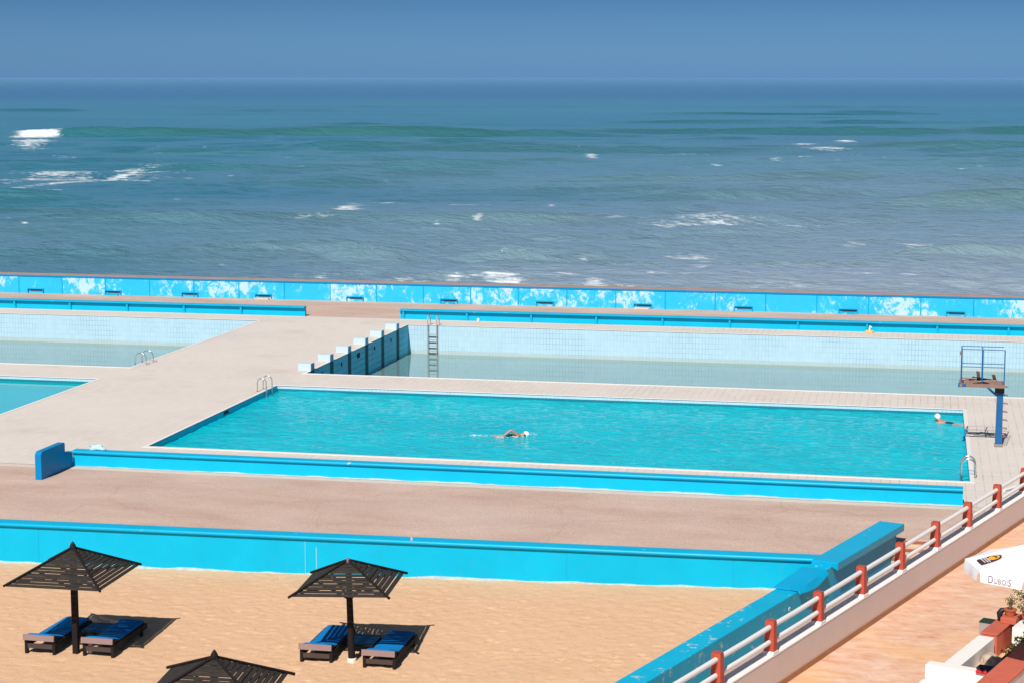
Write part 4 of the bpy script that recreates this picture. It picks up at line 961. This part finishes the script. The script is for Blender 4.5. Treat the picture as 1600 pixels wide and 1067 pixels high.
for _ in range(46):
    yc = rc.uniform(172, 425); xc = rc.uniform(-60, 1660); ln = rc.uniform(40, 190)
    crest(yc, xc-ln, xc+ln, rc.uniform(.35, .75)*(1.2 if yc < 260 else .8), 1.2+7*(1-(yc-170)/260)**1.5, rc.uniform(-.5,.5), 26)
foam = np.zeros_like(WX)
XX = 800+TT*FP; YY = 122+vv[:,None]+0*XX
def fpatch(x, y, rx, ry, a, slope=0.):
    global foam
    if a < 1: a *= .92 if rx > 20 else .80
    foam = np.maximum(foam, a*np.exp(-(np.abs(XX-x)/rx)**2-(np.abs(YY-y-slope*(XX-x))/ry)**2))
for p in ((50,213,36,3.4,1.12),(28,215,22,3.,.95),(74,213.5,24,2.6,.98),(50,223,46,6,.90),(45,231,42,6,.78),(20,283,110,1.8,.9,-.02),(130,281,120,1.8,.86,-.04),(240,270,80,1.6,.8,-.02),(500,436,30,4,.6),(640,438,36,3.5,.85),(700,436,50,3,.72),(780,440,60,4.5,.76,.04),(850,444,50,3,.68,.06),(120,288,200,1.6,.75,-.04),(150,279,170,1.4,.78,-.05),(60,296,90,1.5,.66,-.04),(330,285,130,1.3,.6,-.04),(180,262,70,1.4,.62),(1290,237,60,1.5,.72),(1190,226,60,1.3,.6),(1370,229,60,1.3,.66),(700,322,90,1.6,.58),(1130,333,130,2,.66),(1100,352,160,2,.62,.03),(1210,362,120,2,.62),(980,345,80,2,.55),(1380,330,110,2,.55,-.02),(480,345,90,1.4,.55),(620,265,80,1.3,.5),(1080,240,90,1.4,.55),(680,250,90,1.2,.5),(100,283,190,6,.74,-.03),(90,276,90,5,.66),(180,270,120,3.5,.72,-.05),(60,280,60,3,.8),(100,248,30,2.5,.62,.05),(247,241,16,1.6,.7),(385,283,8,2,.85),(550,235,16,1.6,.9),
          (540,328,38,10,.76,-.1),(610,320,60,3,.68),(375,340,36,4,.70),(30,352,10,3,.95,.2),(5,346,8,2,.8),(925,242,16,4,.85,.1),(850,246,20,2,.6),(905,237,5,2,.8),(1260,228,26,4,.86),(1325,222,22,3,.9),(1215,250,18,6,.72),(1265,245,26,3,.68),(1340,243,40,3,.68),
          (1110,345,110,14,.63,.05),(1040,360,24,4,.75,.12),(1150,375,110,6,.60,.06),(1270,352,60,5,.60),(1400,205,3,2,.9),(915,406,15,7,.7),(460,248,30,1.5,.6),(210,340,5,2,.8),(255,330,5,2,.7),(1530,322,30,2.5,.72),(1340,388,30,6,.58),
          (1090,400,70,8,.56),(1440,385,60,8,.56),(830,447,60,7,.66),(700,440,110,7,.60),(620,437,26,4,.75),(790,438,60,6,.72,.05),(660,442,40,3,.8),(1240,443,60,5,.6),(1410,426,12,3,.66),(1180,445,40,4,.55),(1320,455,60,5,.55),(200,436,50,2,.4),(1520,430,60,6,.5)):
    fpatch(*p)
for _ in range(95):
    yc = rc.uniform(196, 420); fpatch(rc.uniform(-20,1620), yc, rc.uniform(3,13)*(1+(yc-196)/300), rc.uniform(.6,1.1)*(1+(yc-196)/200), rc.uniform(.45,.80))
for k in range(16):
    xc = 470+k*34+rc.uniform(-14,14); fpatch(xc, 433.5+(xc-470)*.022+rc.uniform(-3,5), rc.uniform(18,34), rc.uniform(2,4.5), rc.uniform(.50,.76))
for k in range(22):
    xc = rc.uniform(880,1600); fpatch(xc, 443+(xc-880)*.02+rc.uniform(-30,3), rc.uniform(25,70), rc.uniform(1.2,3), rc.uniform(.42,.66))
mist_tint = np.clip((YY-190)/240, 0, 1)**1.0*(.22+.78*np.clip((XX-150)/1100, 0, 1))+vnoise(WX, WY, 1/40., 77)*.3*np.clip((YY-230)/100, 0, 1)
mist_tint = np.clip(mist_tint, 0, 1.2)  # spray mist near the shore, painted as a paler grey water colour
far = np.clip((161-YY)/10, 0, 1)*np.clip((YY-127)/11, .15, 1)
zz = zz*np.clip(SS/130, .5, 1)
# white water heaped up by the breaker and at the foot of the wall
lump = np.clip(foam-.80, 0, .5)
zz += lump*(1.0+1.6*vnoise(WX, WY, 1/1.2, 91)+1.2*vnoise(WX, WY, 1/.6, 92))*np.where(YY < 225, .7, .35)*((XX < 130)&(YY < 225)|(YY > 428))
m = Mat('sea_water', .22, .38); m.b.inputs['IOR'].default_value = 1.33
def attr(n): x = m.n('ShaderNodeAttribute'); x.attribute_name = n; return x.outputs['Fac']
af, at_, ar, ac = attr('foam'), attr('spray_mist'), attr('far'), attr('crest')
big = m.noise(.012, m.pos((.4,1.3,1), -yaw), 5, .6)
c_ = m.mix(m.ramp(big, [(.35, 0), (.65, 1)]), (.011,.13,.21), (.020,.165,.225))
c_ = m.mix(ar, c_, (.000,.095,.195)); c_ = m.mix(at_, c_, (.25,.325,.40)); c_ = m.mix(m.math('MULTIPLY', ac, .55, True), c_, m.mix(at_, (.028,.130,.135), (.13,.205,.20)))  # mist mixed into the colour; green crest tint stands for light through wave faces
fn = m.noise(1.3, m.pos((.45,1.2,1), -yaw), 9, .72, .5); fn2 = m.noise(.25, m.pos((.35,1.3,1), -yaw), 5, .6, .5)
fs_ = m.math('ADD', m.math('MULTIPLY', fn, .65), m.math('MULTIPLY', fn2, .35))
lvl = m.math('ADD', m.math('MULTIPLY', m.math('SUBTRACT', fs_, .5), 2.6), af); fk = m.ramp(lvl, [(.48, 0), (.84, 1)])
spk = m.ramp(m.noise(1.4, m.pos((.35,1.2,1), -yaw), 8, .75), [(.755, 0), (.79, .5)])
fk = m.mix(1., fk, spk, 'SCREEN'); c_ = m.mix(fk, c_, (.80,.83,.86)); m.col(c_)
rr_ = m.n('ShaderNodeMix', data_type='FLOAT'); m.l(fk, rr_.inputs[0]); rr_.inputs[2].default_value = .20; rr_.inputs[3].default_value = .9; m.l(rr_.outputs[0], m.b.inputs['Roughness'])
h = m.math('ADD', m.noise(.55, m.pos((.5,1.2,1), -yaw), 8, .62), m.math('MULTIPLY', m.noise(2.2, m.pos((.6,1.1,1), -yaw), 5, .6), .28))
m.bump(h, 1., .68)
tag(grid_obj('sea', WX, WY, ZS+zz, m.m, {'foam': foam, 'spray_mist': mist_tint, 'far': far, 'crest': body}), 'green blue ocean with low swells and scattered foam', kind='structure')

# ---------------------------------------------------------------- marine haze
hz = MB(); hz.box((-28000,-400,-5.5),(28000,40000,13.2))
hm = bpy.data.materials.new('haze'); hm.use_nodes = True; ht = hm.node_tree; ht.nodes.remove(ht.nodes['Principled BSDF'])
pv = ht.nodes.new('ShaderNodeVolumePrincipled'); pv.inputs['Density'].default_value = .000045; pv.inputs['Color'].default_value = (.30,.62,1,1); pv.inputs['Anisotropy'].default_value = 0
ht.links.new(pv.outputs[0], ht.nodes['Material Output'].inputs['Volume'])
tag(hz.build('haze', hm), kind='stuff')
